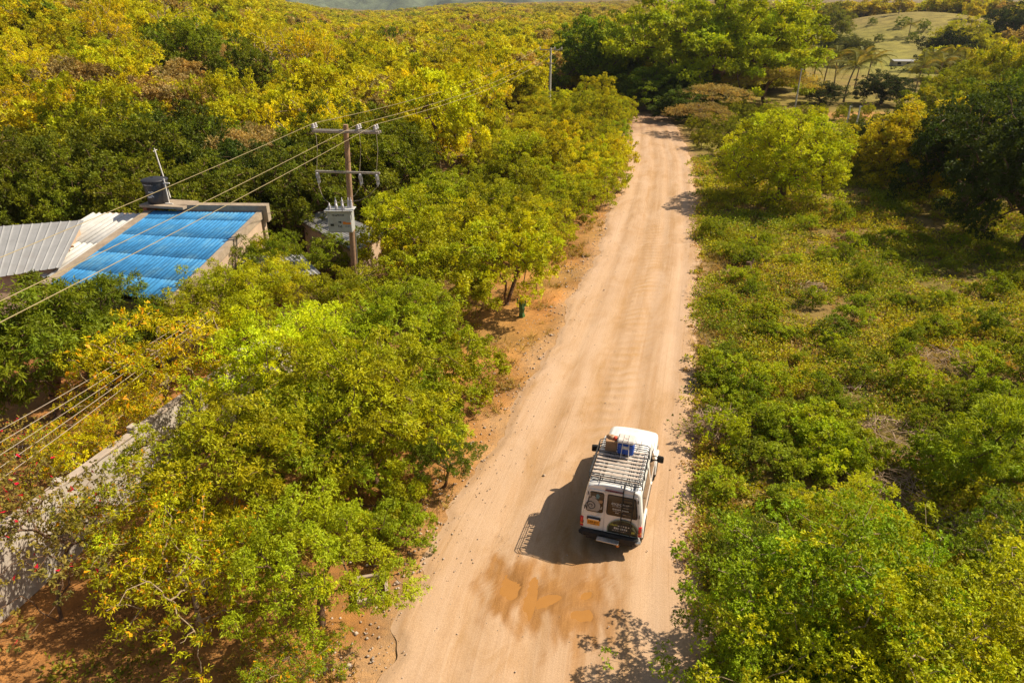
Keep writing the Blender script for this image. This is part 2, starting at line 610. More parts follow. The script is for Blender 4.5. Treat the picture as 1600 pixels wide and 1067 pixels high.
def road_material():
    m, nt, b = new_mat('dirt_road')
    uv = N(nt, 'ShaderNodeAttribute', attribute_name='rc')      # x: across (m from centre /10), y: along (m/100)
    sep = N(nt, 'ShaderNodeSeparateColor')
    nt.links.new(uv.outputs['Color'], sep.inputs[0])
    tc = N(nt, 'ShaderNodeTexCoord').outputs['Object']
    vec = N(nt, 'ShaderNodeCombineXYZ')
    mu = N(nt, 'ShaderNodeMath', operation='MULTIPLY')
    mu.inputs[1].default_value = 10
    nt.links.new(sep.outputs[0], mu.inputs[0])
    mv = N(nt, 'ShaderNodeMath', operation='MULTIPLY')
    mv.inputs[1].default_value = 100
    nt.links.new(sep.outputs[1], mv.inputs[0])
    nt.links.new(mu.outputs[0], vec.inputs[0])
    nt.links.new(mv.outputs[0], vec.inputs[1])
    st = noise(nt, mapping(nt, vec.outputs[0], (2.6, .05, 1)), 1.0, 7, .72)
    st2 = noise(nt, mapping(nt, vec.outputs[0], (9.0, .10, 1)), 1.0, 5, .7)
    pat = noise(nt, mapping(nt, vec.outputs[0], (.75, .28, 1)), 1.0, 7, .7, .8)
    spots = noise(nt, mapping(nt, vec.outputs[0], (1.3, .55, 1)), 1.0, 9, .82, .4)
    grit = noise(nt, tc, 26, 6, .75)
    c = mixc(nt, ramp(nt, st, .36, .66), (.45, .275, .145), (.525, .345, .205))
    c = mixc(nt, ramp(nt, st2, .52, .70, b=(.5, .5, .5, 1)), c, (.58, .405, .265))
    c = mixc(nt, ramp(nt, pat, .44, .68, b=(.85, .85, .85, 1)), c, (.55, .375, .24))
    c = mixc(nt, ramp(nt, pat, .30, .44, (.8, .8, .8, 1), (0, 0, 0, 1)), c, (.41, .245, .11))
    c = mixc(nt, ramp(nt, spots, .595, .68, b=(.75, .75, .75, 1)), c, (.27, .17, .095))
    bn = N(nt, 'ShaderNodeMath', operation='ADD')
    nt.links.new(sep.outputs[2], bn.inputs[0])
    sb = N(nt, 'ShaderNodeMath', operation='MULTIPLY_ADD')
    sb.inputs[1].default_value, sb.inputs[2].default_value = .5, -.25
    nt.links.new(pat, sb.inputs[0])
    nt.links.new(sb.outputs[0], bn.inputs[1])
    c = mixc(nt, ramp(nt, bn.outputs[0], .5, .95, b=(.85, .85, .85, 1)), c, (.585, .405, .27))
    c = mixc(nt, ramp(nt, bn.outputs[0], .12, .48, (.75, .75, .75, 1), (0, 0, 0, 1)), c, (.385, .222, .095))
    pot = noise(nt, mapping(nt, vec.outputs[0], (.9, .45, 1)), 1.7, 10, .85, .9)
    c = mixc(nt, ramp(nt, pot, .60, .66, b=(.55, .55, .55, 1)), c, (.33, .21, .115))
    trk = noise(nt, mapping(nt, vec.outputs[0], (16, .06, 1)), 1.0, 3, .6)
    c = mixc(nt, ramp(nt, trk, .60, .68, b=(.4, .4, .4, 1)), c, (.36, .225, .115))
    mk = N(nt, 'ShaderNodeAttribute', attribute_name='rmask')
    s2 = N(nt, 'ShaderNodeSeparateColor')
    nt.links.new(mk.outputs['Color'], s2.inputs[0])
    mud = mixc(nt, ramp(nt, noise(nt, mapping(nt, vec.outputs[0], (3.2, .5, 1)), 1.0, 8, .8), .35, .65), (.27, .125, .036), (.41, .205, .065))
    c = mixc(nt, s2.outputs[0], c, mud)
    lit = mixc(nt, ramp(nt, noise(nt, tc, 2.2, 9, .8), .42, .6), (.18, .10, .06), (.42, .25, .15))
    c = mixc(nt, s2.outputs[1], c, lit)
    c = mixc(nt, s2.outputs[2], c, (.42, .235, .075))
    c = mixc(nt, ramp(nt, grit, .3, .62), mixc(nt, 1.0, c, (.78, .76, .74), 'MULTIPLY'), c)
    nt.links.new(c, b.inputs['Base Color'])
    ro = N(nt, 'ShaderNodeMapRange')
    ro.inputs['To Min'].default_value, ro.inputs['To Max'].default_value = .95, .55
    nt.links.new(s2.outputs[0], ro.inputs[0])
    nt.links.new(ro.outputs[0], b.inputs['Roughness'])
    b.inputs['Specular IOR Level'].default_value = .2
    bp = N(nt, 'ShaderNodeBump')
    bp.inputs['Strength'].default_value = .35
    bp.inputs['Distance'].default_value = .03
    ad = N(nt, 'ShaderNodeMath', operation='ADD')
    nt.links.new(st2, ad.inputs[0])
    nt.links.new(grit, ad.inputs[1])
    nt.links.new(ad.outputs[0], bp.inputs['Height'])
    nt.links.new(bp.outputs[0], b.inputs['Normal'])
    return m


def road_surface_z(x, y):
    return T(x, y) + .03


def build_road():
    n_al, n_ac = 1100, 73
    Lp, Rp = smooth_poly(RLP, 3000), smooth_poly(RRP, 3000)
    w = np.linspace(0, 1, n_al) ** 1.7                # finer rows nearby
    k = w * 2999
    i0 = np.clip(k.astype(int), 0, 2998)
    fr = (k - i0)[:, None]
    Lr = Lp[i0] * (1 - fr) + Lp[i0 + 1] * fr
    Rr = Rp[i0] * (1 - fr) + Rp[i0 + 1] * fr
    mid = (Lr + Rr) / 2
    s = np.r_[0, np.cumsum(np.linalg.norm(np.diff(mid, axis=0), axis=1))]
    wid = np.linalg.norm(Rr - Lr, axis=1)
    tt = np.linspace(0, 1, n_ac)
    eL = .38 * wav(s, s * 0, 1.9, 5) + .16 * wav(s, s * 0 + 7, .45, 14)
    eR = .22 * wav(s, s * 0 + 3, 1.6, 22) + .10 * wav(s, s * 0 + 9, .4, 2)
    a0 = -.02 + eL / wid
    a1 = 1.01 + eR / wid
    t = a0[:, None] + (a1 - a0)[:, None] * tt[None]
    P = Lr[:, None, :] * (1 - t)[..., None] + Rr[:, None, :] * t[..., None]
    x, y = P[..., 0], P[..., 1]
    ac = (t - .5) * wid[:, None]
    S = np.repeat(s[:, None], n_ac, 1)
    z = road_surface_z(x, y)
    # wheel ruts, washboard ripples, soft lumps
    ruts = 0
    for c0, dep, wd in ((-2.1, .022, .35), (-.45, .03, .4), (1.0, .03, .4), (2.45, .022, .3), (.2, .012, .25)):
        cc = c0 + .18 * wav(S, S * 0 + c0, 9, 17)
        ruts = ruts - 1.5 * dep * np.exp(-((ac - cc) / wd) ** 2)
    wb = np.exp(-((ac - .35 - .1 * wav(S, S * 0, 5, 6)) / .85) ** 2) * sstep(22, 27, S) * sstep(58, 48, S)
    wash = wb * .020 * np.sin(S * 2 * math.pi / .62 + 1.3 * np.sin(ac * 2.1 + .4 * S) + 1.7 * wav(S, ac * 4, 2.2, 26))
    edge = np.minimum(tt, 1 - tt)[None] * wid[:, None]
    fade = sstep(0, .35, edge)
    z = z + fade * (ruts + wash + .012 * wav(x, y, .7, 33) + .02 * wav(x, y, 2.0, 37) + .02) - (1 - fade) * .035
    mud = np.zeros_like(x)
    pz = np.zeros_like(x)
    for (c, rx, ry, a) in PUD:
        dx, dy = x - c[0], y - c[1]
        q = np.hypot(dx / (rx * 1.7 + .45), dy / (ry * 1.6 + .6))
        mud = np.maximum(mud, sstep(1.0, .5, q + .34 * wav(x * 2.2, y * .7, .3, 45)))
        ca_, sa_ = math.cos(a), math.sin(a)
        ex, ey = dx * ca_ - dy * sa_, dx * sa_ + dy * ca_
        pz = np.minimum(pz, -.075 * sstep(1.25, .45, np.hypot(ex / rx, ey / ry) + .3 * wav(x, y, .16, 13)))
    mc = at(905, 925)
    mud = np.maximum(mud, sstep(1.0, .3, np.hypot((x - mc[0]) / 1.3, (y - mc[1]) / 2.5) + .42 * wav(x * 3.2, y * .6, .3, 46)) * .8)
    strk = np.exp(-((ac - .55 - .05 * (S - 12)) / .22) ** 2) * sstep(9, 12, S) * sstep(24, 18, S)
    mud = np.clip(np.maximum(mud, strk * .45), 0, 1)
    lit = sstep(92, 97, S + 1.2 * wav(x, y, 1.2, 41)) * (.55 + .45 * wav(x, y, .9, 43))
    rip = np.clip(wb * (.5 + .5 * np.sin(S * 2 * math.pi / .62 + 1.3 * np.sin(ac * 2.1 + .4 * S) + 1.7 * wav(S, ac * 4, 2.2, 26))) ** 2, 0, 1) * .62 * (.55 + .45 * wav(x, y, .8, 11))
    # packed pale wheel lanes (positive) and darker loose soil between them (negative)
    band = np.zeros_like(x)
    for c0, amt, wd in ((-2.5, .75, .5), (-1.75, -.35, .22), (-1.15, .55, .28), (-.35, -.55, .5), (.95, .35, .3), (1.45, -.4, .22), (2.2, .8, .5), (2.75, -.25, .15)):
        cc = c0 * (wid[:, None] / 6.4) + .22 * wav(S, S * 0 + c0 * 3, 7, 17) + .1 * wav(S, S * 0 + c0, 2.5, 7)
        band = band + amt * (.6 + .4 * wav(S, S * 0 + 5 * c0, 4, 31)) * np.exp(-((ac - cc) / wd) ** 2)
    band = np.clip(.5 + .5 * band, 0, 1)
    co = np.c_[x.ravel(), y.ravel(), (z + pz).ravel()]
    i = np.arange(n_al * n_ac).reshape(n_al, n_ac)
    q = np.c_[i[:-1, :-1].ravel(), i[:-1, 1:].ravel(), i[1:, 1:].ravel(), i[1:, :-1].ravel()]
    me = mesh_np('dirt_road', co, q, smooth=True)
    set_col(me, 'rc', np.c_[ac.ravel() / 10, S.ravel() / 100, band.ravel()])
    set_col(me, 'rmask', np.c_[mud.ravel(), np.clip(lit, 0, 1).ravel(), np.clip(rip, 0, 1).ravel()])
    tag(link('dirt_road', me, mat=road_material()), kind='structure')


build_road()


def build_puddles():
    m, nt, b = new_mat('muddy_water')
    tc = N(nt, 'ShaderNodeTexCoord').outputs['Object']
    c = mixc(nt, noise(nt, tc, 2.5, 4), (.34, .155, .038), (.40, .19, .05))
    nt.links.new(c, b.inputs['Base Color'])
    b.inputs['Roughness'].default_value = .12
    b.inputs['Specular IOR Level'].default_value = .25
    for pk, (c, rx, ry, a) in enumerate(PUD):
        n = 40
        th = np.linspace(0, 2 * np.pi, n, endpoint=False)
        rr = 1.35 + 0 * th
        px, py = rx * rr * np.cos(th), ry * rr * np.sin(th)
        ca, sa = math.cos(-a), math.sin(-a)
        X, Y = px * ca - py * sa, px * sa + py * ca
        mb = MB()
        ring = [(X[i], Y[i], 0) for i in range(n)]
        mb.add([(0, 0, 0)] + ring, [(0, 1 + i, 1 + (i + 1) % n) for i in range(n)])
        o = mb.build('puddle', m, loc=(c[0], c[1], float(road_surface_z(c[0], c[1])) - .016 - .002 * pk))
        tag(o, kind='structure')


build_puddles()


# ------------------------------------------------------------------ distant mountains
def build_mountain():
    m = plain('mountain_scrub', (.10, .125, .065), .95, var=.55, vscale=.03)
    nx, ny = 460, 130
    gx = np.linspace(-2600, 2600, nx)
    gy = 2500 + 3100 * np.linspace(0, 1, ny) ** 1.6
    X, Y = np.meshgrid(gx, gy)
    f = (Y - 2500) / 3100
    h = -25 + 420 * f ** .85 + sstep(0, .012, f) * (38 * wav(X + .5 * Y, Y * .3, 210, 2) + 15 * wav(X + .3 * Y, Y * .35, 80, 9) + 12 * wav(X - .4 * Y, Y * .4, 32, 18) + 60 * wav(X, Y, 620, 27))
    i = np.arange(nx * ny).reshape(ny, nx)
    q = np.c_[i[:-1, :-1].ravel(), i[:-1, 1:].ravel(), i[1:, 1:].ravel(), i[1:, :-1].ravel()]
    me = mesh_np('mountain', np.c_[X.ravel(), Y.ravel(), h.ravel()], q, smooth=True)
    tag(link('mountain', me, mat=m), kind='structure')


build_mountain()


# ------------------------------------------------------------------ trees: prototypes
def unit(v):
    return v / np.maximum(np.linalg.norm(v, axis=-1, keepdims=True), 1e-9)


def leaf_quads(r, pos, d, L, W, fold=.25, tw=.6):
    """rhombic leaves with a raised midrib: base, side, tip, side"""
    n = len(pos)
    up = np.array([0, 0, 1.0]) + r.normal(0, tw, (n, 3))
    side = unit(np.cross(d, up))
    nor = np.cross(side, d)
    l = (L * r.uniform(.65, 1.3, n))[:, None]
    w = (W * r.uniform(.7, 1.25, n))[:, None]
    v = np.empty((n, 4, 3))
    v[:, 0] = pos
    v[:, 1] = pos + d * l * .45 + side * w * .5 + nor * w * fold
    v[:, 2] = pos + d * l - nor * l * .08
    v[:, 3] = pos + d * l * .45 - side * w * .5 + nor * w * fold
    return v.reshape(-1, 3)


def leaf_tris(r, pos, d, L, W, tw=.6):
    n = len(pos)
    up = np.array([0, 0, 1.0]) + r.normal(0, tw, (n, 3))
    side = unit(np.cross(d, up))
    l = (L * r.uniform(.65, 1.3, n))[:, None]
    w = (W * r.uniform(.7, 1.25, n))[:, None]
    v = np.empty((n, 3, 3))
    v[:, 0] = pos + side * w * .6 + d * l * .1
    v[:, 1] = pos + d * l
    v[:, 2] = pos - side * w * .6 + d * l * .3
    return v.reshape(-1, 3)


def tubes_np(A, B, ra, rb, n=5):
    d = unit(B - A)
    ref = np.where(np.abs(d[:, 2:3]) > .9, [[1.0, 0, 0]], [[0, 0, 1.0]])
    a = unit(np.cross(d, ref))
    c = np.cross(d, a)
    th = np.arange(n) * 2 * np.pi / n
    ring = a[:, None] * np.cos(th)[None, :, None] + c[:, None] * np.sin(th)[None, :, None]
    v = np.concatenate([A[:, None] + ring * ra[:, None, None], B[:, None] + ring * rb[:, None, None]], 1)
    base = (np.arange(len(A)) * 2 * n)[:, None]
    k = np.arange(n)
    q = np.stack([base + k, base + (k + 1) % n, base + n + (k + 1) % n, base + n + k], -1).reshape(-1, 4)
    return v.reshape(-1, 3), q


def make_tree(name, seed, R=2.8, Hc=1.9, zc=3.2, tr=.13, ncl=110, tufts=14, lpt=8, L=.2, W=.055, cr=.5, low=-.45, droop=.25,
              flat=.75, accent=0.0, shell=2.0, lobes=.22, trunk_h=None, umbrella=False, bark='bark', leafmat='leaf', stems=1, reach=0.0, tri=False):
    r = np.random.default_rng(seed)
    # clump centres
    k = r.uniform(low, 1, ncl * 3)
    th = r.uniform(0, 2 * np.pi, ncl * 3)
    rad = 1 - .62 * r.uniform(0, 1, ncl * 3) ** shell
    lob = 1 + lobes * (np.sin(th * 3 + seed) * np.cos(k * 3 + seed * 2) + .6 * np.sin(th * 5 + k * 4 + seed))
    rh = np.sqrt(np.clip(1 - k * k, 0, 1))
    if low < -.7:
        rh = np.where(k < 0, .8 + .2 * rh, rh)
    c = np.c_[np.cos(th) * rh, np.sin(th) * rh, k] * (rad * lob)[:, None]
    if umbrella:
        c[:, 2] = .55 + .35 * c[:, 2] * rad - .5 * (c[:, 0] ** 2 + c[:, 1] ** 2) * .6
    # thin out so clumps keep apart
    keep = []
    for p in c:
        if all(((p - q) ** 2).sum() > (.9 / ncl ** .5) ** 2 for q in keep):
            keep.append(p)
        if len(keep) >= ncl:
            break
    c = np.array(keep)
    c = np.c_[c[:, 0] * R, c[:, 1] * R, zc + c[:, 2] * Hc]
    if reach:
        far_ = r.uniform(0, 1, len(c)) < .12
        c[far_, :2] *= 1 + reach * r.uniform(.3, 1, far_.sum())[:, None]
    # skeleton
    th0 = trunk_h if trunk_h else max(.5, zc - Hc * .75)
    nodes, par = [], []
    lean = r.normal(0, .08, 2) * th0
    tops = []
    for s in range(stems):
        off = r.normal(0, .12 * R * (stems > 1), 2)
        base = np.array([0, 0, -.15])
        p0 = len(nodes)
        nodes.append(base)
        par.append(-1)
        for i in range(1, 5):
            f = i / 4
            nodes.append(np.array([base[0] + (lean[0] + off[0]) * f + r.normal(0, .02 * R), base[1] + (lean[1] + off[1]) * f + r.normal(0, .02 * R), -.15 + (th0 + .15) * f]))
            par.append(len(nodes) - 2)
        tops.append(len(nodes) - 1)
    order = np.argsort(np.linalg.norm((c - nodes[tops[0]]), axis=1))
    cn = np.zeros(len(c), int)
    for i in order:
        nd = np.array(nodes)
        ok = nd[:, 2] >= th0 * .72
        dist = np.linalg.norm(nd - c[i], axis=1) + .35 * np.linalg.norm(nd - nd[tops[0]], axis=1)
        dist[~ok] = 1e9
        j = int(np.argmin(dist))
        a, b = nd[j], c[i]
        ln = np.linalg.norm(b - a)
        prev = j
        for f in (.4, .75):
            p = a + (b - a) * f + r.normal(0, .07, 3) * ln + np.array([0, 0, .10 * ln * (1 - f)])
            nodes.append(p)
            par.append(prev)
            prev = len(nodes) - 1
        nodes.append(b - np.array([0, 0, .1 * cr]))
        par.append(prev)
        cn[i] = len(nodes) - 1
    nodes, par = np.array(nodes), np.array(par)
    wt = np.zeros(len(nodes))
    wt[cn] += 1
    for i in range(len(nodes) - 1, 0, -1):
        if par[i] >= 0:
            wt[par[i]] += wt[i]
    rr = tr * (np.maximum(wt, .6) / max(wt.max(), 1)) ** .48
    e = np.where(par >= 0)[0]
    root_flare = np.where(par[par[e]] < 0, 1.25, 1.0)
    v, q = tubes_np(nodes[par[e]], nodes[e], rr[par[e]] * root_flare, rr[e], 6)
    trunk = mesh_np(name + '_trunk', v, q, smooth=True)
    trunk.materials.append(M[bark])
    # leaves
    nt = len(c) * tufts
    ci = np.repeat(np.arange(len(c)), tufts)
    csz = (cr * r.uniform(.7, 1.35, len(c)))[ci]
    dv = unit(r.normal(0, 1, (nt, 3)) + np.array([0, 0, .35]))
    tp = c[ci] + dv * (csz * r.uniform(.25, 1, nt) ** .5)[:, None] * np.array([1, 1, flat])
    outw = unit(tp - np.array([0, 0, zc - Hc * .3]))
    ax = unit(dv * .8 + outw * .6 + np.array([0, 0, .25 - droop]))
    nl = nt * lpt
    ti = np.repeat(np.arange(nt), lpt)
    d = unit(ax[ti] * .55 + unit(r.normal(0, 1, (nl, 3))) * .9 + np.array([0, 0, -droop]))
    pos = tp[ti] + r.normal(0, L * .25, (nl, 3))
    acc = r.uniform(0, 1, nl) < accent
    kv = 3 if tri else 4
    vl = leaf_tris(r, pos, d, L, W) if tri else leaf_quads(r, pos, d, L, W)
    if acc.any():
        v4 = vl.reshape(nl, 4, 3)
        ctr = v4[acc].mean(1, keepdims=True)
        lift = np.array([0, 0, .06])
        v4[acc] = ctr + lift + (v4[acc] - ctr) * np.array([1.1, 1.1, 1.1]) + r.normal(0, L * .28, v4[acc].shape)
        vl = v4.reshape(-1, 3)
    qs = np.arange(nl * kv).reshape(-1, kv)
    crown = mesh_np(name + '_crown', vl, None if tri else qs, qs if tri else None)
    lr = r.uniform(0, 1, nl)
    cg = np.clip(r.beta(2, 2, len(c)), 0, 1)[ci][ti] * .75 + .25 * r.uniform(0, 1, nl)
    lr = lr * .35 + .65 * r.uniform(0, 1, len(c))[ci][ti]
    set_col(crown, 'lv', np.repeat(np.c_[lr, cg, acc.astype(float)], kv, 0))
    crown.materials.append(M[leafmat])
    return dict(trunk=trunk, crown=crown, R=R, top=zc + Hc)


PROTO = {}
for i in range(3):
    PROTO['neem%d' % i] = make_tree('neem', 11 + i, R=2.7, Hc=1.8, zc=3.1, ncl=175, tufts=24, lpt=8, L=.118, W=.038, cr=.34, low=-.5, droop=.35, lobes=.28)
for i in range(2):
    PROTO['mango%d' % i] = make_tree('mango', 31 + i, R=2.6, Hc=2.0, zc=2.9, ncl=190, tufts=17, lpt=9, L=.175, W=.042, cr=.33, low=-.75, droop=.5, lobes=.14, tr=.16)
for i in range(2):
    PROTO['tecoma%d' % i] = make_tree('tecoma', 41 + i, R=2.3, Hc=1.6, zc=2.3, ncl=105, tufts=14, lpt=8, L=.12, W=.032, cr=.34, low=-.6, droop=.3, accent=.035, stems=3, tr=.075, bark='bark_pale', leafmat='leaf_flower', lobes=.3)
PROTO['bougain'] = make_tree('bougain', 51, R=1.8, Hc=1.3, zc=1.9, ncl=110, tufts=9, lpt=7, L=.075, W=.045, cr=.36, low=-.7, accent=.016, stems=3, tr=.035, leafmat='leaf_red', lobes=.35)
for i in range(2):
    PROTO['thicket%d' % i] = make_tree('thicket', 61 + i, R=2.6, Hc=1.9, zc=2.1, ncl=240, tufts=23, lpt=8, L=.075, W=.042, cr=.31, low=-.8, droop=.12, stems=4, tr=.06, bark='bark_pale', reach=.45, lobes=.3)
for i in range(4):
    PROTO['mid%d' % i] = make_tree('mid', 71 + i, R=2.5, Hc=1.9, zc=2.9, ncl=125, tufts=22, lpt=8, L=.13, W=.075, cr=.34, low=-.75, droop=.22, lobes=.25, stems=1 + i % 3, tr=.1, tri=True)
for i in range(4):
    PROTO['bushy%d' % i] = make_tree('bushy', 81 + i, R=2.1, Hc=1.7, zc=1.75, ncl=115, tufts=21, lpt=8, L=.11, W=.065, cr=.29, low=-.95, droop=.15, lobes=.22, stems=3, tr=.06, tri=True)
for i in range(3):
    PROTO['dry%d' % i] = make_tree('dry', 91 + i, R=3.0, Hc=2.2, zc=3.6, ncl=110, tufts=15, lpt=7, L=.13, W=.08, cr=.40, low=-.35, droop=.1, lobes=.3, stems=2, tr=.15, bark='bark_pale', tri=True)
for i in range(4):
    PROTO['back%d' % i] = make_tree('back', 101 + i, R=2.9, Hc=2.3, zc=3.2, ncl=105, tufts=18, lpt=8, L=.18, W=.11, cr=.40, low=-.8, droop=.2, lobes=.26, stems=1 + i % 2, tr=.13, tri=True)
PROTO['bare'] = make_tree('bare', 118, R=3.4, Hc=2.4, zc=4.2, ncl=120, tufts=3, lpt=6, L=.14, W=.07, cr=.5, low=-.3, droop=.1, lobes=.3, stems=2, tr=.24, bark='bark_pale', tri=True)
PROTO['round'] = make_tree('round', 121, R=5.6, Hc=4.6, zc=4.9, ncl=480, tufts=26, lpt=7, L=.16, W=.10, cr=.58, low=-.8, lobes=.06, shell=1.6, tr=.4, trunk_h=2.0, tri=True)
PROTO['saman'] = make_tree('saman', 131, R=14, Hc=9.0, zc=6.8, ncl=420, tufts=34, lpt=7, L=.42, W=.26, cr=1.3, low=-.55, flat=.36, lobes=.2, tr=.9, trunk_h=3.5, tri=True)
PROTO['saman1'] = make_tree('saman', 132, R=8, Hc=6.0, zc=5.2, ncl=300, tufts=28, lpt=7, L=.34, W=.2, cr=.92, low=-.65, flat=.4, lobes=.26, tr=.6, trunk_h=2.6, tri=True)
for i in range(2):
    PROTO['acacia%d' % i] = make_tree('acacia', 141 + i, R=4.6, Hc=2.6, zc=2.4, ncl=150, tufts=20, lpt=6, L=.18, W=.07, cr=.75, flat=.24, umbrella=True, low=-.2, droop=.05, tr=.2, trunk_h=1.5, stems=2, tri=True)
for i in range(2):
    PROTO['dense%d' % i] = make_tree('dense', 151 + i, R=4.2, Hc=3.4, zc=3.9, ncl=320, tufts=22, lpt=7, L=.18, W=.10, cr=.47, low=-.85, droop=.3, lobes=.24, tr=.3, tri=True)
for i in range(3):
    PROTO['shrub%d' % i] = make_tree('shrub', 161 + i, R=.8, Hc=.55, zc=.6, ncl=50, tufts=13, lpt=8, L=.065, W=.045, cr=.15, low=-.9, droop=.05, stems=3, tr=.025, tri=True)


def place_tree(kind, x, y, R, tint, label, cat='tree', group=None, zs=1.0, rz=None, name='tree', z=None, tilt=0.0):
    p = PROTO[kind]
    s = R / p['R']
    e = thing(name, label, cat, (x, y, float(T(x, y)) if z is None else z), rng.uniform(0, 6.28) if rz is None else rz, group)
    e.scale = (s, s, s * zs)
    link('trunk', p['trunk'], e)
    c = link('crown', p['crown'], e)
    j = rng.uniform(.78, 1.2)
    c.color = (tint[0] * j, tint[1] * j * rng.uniform(.95, 1.05), tint[2] * j, 1)
    return e


ORD = ['first', 'second', 'third', 'fourth', 'fifth', 'sixth', 'seventh', 'eighth', 'ninth', 'tenth', 'eleventh', 'twelfth', 'thirteenth', 'fourteenth', 'fifteenth', 'sixteenth', 'seventeenth', 'eighteenth', 'nineteenth', 'twentieth']


def number_labels(items):
    """items: (object, base label, photo x); where a base label repeats, the place from the left sets them apart"""
    by = {}
    for o, b, px in items:
        by.setdefault(b, []).append((px, o))
    for b, l in by.items():
        l.sort(key=lambda t: t[0])
        for k, (px, o) in enumerate(l):
            o['label'] = b if len(l) == 1 else '%s, %s from left' % (b, ORD[min(k, 19)])


def colour_word(t):
    r, g, b = t
    if b > .05:
        return 'brown'
    if max(r, g) < .15:
        return 'dark green'
    if g > r * 1.04:
        return 'green'
    if r > g * 1.5:
        return 'ochre'
    return 'yellow' if r > .5 else 'olive'


YEL, OLI, GRN, DGR = (.60, .535, .010), (.44, .445, .011), (.285, .35, .012), (.07, .10, .012)
OCH, LIM, BRN, MAN = (.62, .46, .011), (.50, .55, .012), (.44, .32, .14), (.185, .24, .013)


def lerp3(a, b, t):
    return tuple(p * (1 - t) + q * t for p, q in zip(a, b))


# ---- left foreground, each one placed where it stands (pixel of the crown's middle, its height, radius)
def crown_at(px, py, zc):
    p = at(px, py, zc)
    return p[0], p[1]


FG = [
    ('neem0', 475, 815, 3.3, 1.95, lerp3(GRN, OLI, .4), 'feathery green tree by the roadside culvert with its forked trunk showing', 1.0),
    ('tecoma0', 285, 872, 2.4, 1.9, lerp3(OLI, YEL, .5), 'yellow-flowering shrub tree with drooping pods in front of the grey wall', 1.0),
    ('tecoma1', 455, 1030, 1.3, 1.1, GRN, 'low bush with orange-yellow flowers at the bottom edge left of the road', 1.0),
    ('neem1', 370, 700, 3.0, 2.5, OLI, 'light green tree leaning over the end of the grey wall', .95),
    ('neem2', 575, 625, 3.1, 2.7, OLI, 'broad yellow-green tree in the middle of the roadside grove', 1.0),
    ('neem0', 455, 560, 3.2, 2.7, LIM, 'bright yellow-green tree right below the blue roof', 1.0),
    ('neem1', 622, 510, 3.0, 2.5, GRN, 'green rounded tree right of the pole foot in the grove', 1.0),
    ('mango0', 60, 545, 2.9, 3.0, MAN, 'dark green long-leaved tree at the left edge below the grey roof', .92),
    ('mango1', 165, 492, 2.8, 2.4, MAN, 'dark green long-leaved tree in front of the blue roof corner', .9),
    ('tecoma0', 245, 560, 2.9, 2.6, YEL, 'yellowing thin tree with orange blossom beside the long-leaved trees', 1.0),
    ('neem2', 345, 455, 3.3, 2.2, LIM, 'small lime-green tree touching the blue roof edge', 1.05),
    ('bushy0', 655, 612, 1.9, 1.6, GRN, 'low dark bush hanging over the soil near the road bend', 1.0),
    ('bushy1', 700, 560, 1.9, 1.9, OLI, 'olive bush on the orange verge below the cactus', 1.0),
    ('neem1', 690, 690, 1.7, 1.1, MAN, 'small drooping green sapling nearest the road on the orange soil', 1.0),
    ('tecoma1', 300, 800, 2.6, 1.9, OLI, 'thin branching tree with scattered blossom over the wall end', 1.0),
    ('neem0', 415, 378, 3.5, 2.0, GRN, 'green tree between the blue roof and the transformer pole', 1.05),
    ('neem1', 420, 430, 3.2, 2.1, OLI, 'olive-green tree half hiding the tan parapet of the blue roof', 1.0),
    ('neem2', 540, 435, 3.0, 1.9, OLI, 'leafy tree hiding the foot of the transformer pole', .95),
    ('mid0', 690, 425, 2.9, 2.4, OLI, 'olive tree behind the cactus with bare stem', 1.0),
    ('mid1', 790, 395, 2.9, 2.5, OLI, 'yellow-green roadside tree with two dark stems on bare soil', 1.0),
    ('mid2', 640, 358, 3.2, 2.5, OLI, 'olive tree right behind the transformer', 1.05),
    ('tecoma1', 180, 640, 2.2, 1.7, YEL, 'small yellow tree with a forked stem in the shaded yard', 1.0),
    ('bushy2', 575, 720, 2.0, 1.5, OLI, 'low yellow-green bush under the grove beside the soil bank', 1.0),
    ('neem2', 480, 660, 2.9, 2.1, GRN, 'mid-green tree in the heart of the grove', 1.0),
    ('tecoma0', 205, 770, 2.5, 1.7, OLI, 'thin shrub with orange blossom throwing dappled shade on the wall', 1.0),
    ('tecoma1', 120, 690, 2.0, 1.5, YEL, 'yellowing shrub behind the wall in the yard', 1.0),
    ('bushy1', 520, 400, 1.5, 1.7, GRN, 'green bush against the shed beside the pole', 1.0),
    ('bushy2', 392, 402, 2.2, 1.7, OLI, 'olive bush against the house wall below the tan parapet', 1.2),
    ('bushy3', 620, 790, 1.4, .9, GRN, 'small dark green bush at the culvert edge', 1.0),
]
for kind, px, py, zc, R, tint, lab, zs in FG:
    x, y = crown_at(px, py, zc)
    place_tree(kind, x, y, R, tint, lab, zs=zs, cat='shrub' if kind.startswith('bushy') else 'tree', name='bush' if kind.startswith('bushy') else 'tree')
x, y = crown_at(60, 880, 1.8)
place_tree('bougain', x, y, 2.2, lerp3((.22, .21, .02), BRN, .35), 'thorny shrub with red flowers against the grey wall', 'shrub', name='flowering_shrub')
x, y = crown_at(40, 740, .8)
place_tree('bougain', x, y, 1.4, lerp3((.26, .22, .02), BRN, .4), 'low ochre shrub with a few red flowers behind the wall', 'shrub', name='flowering_shrub')

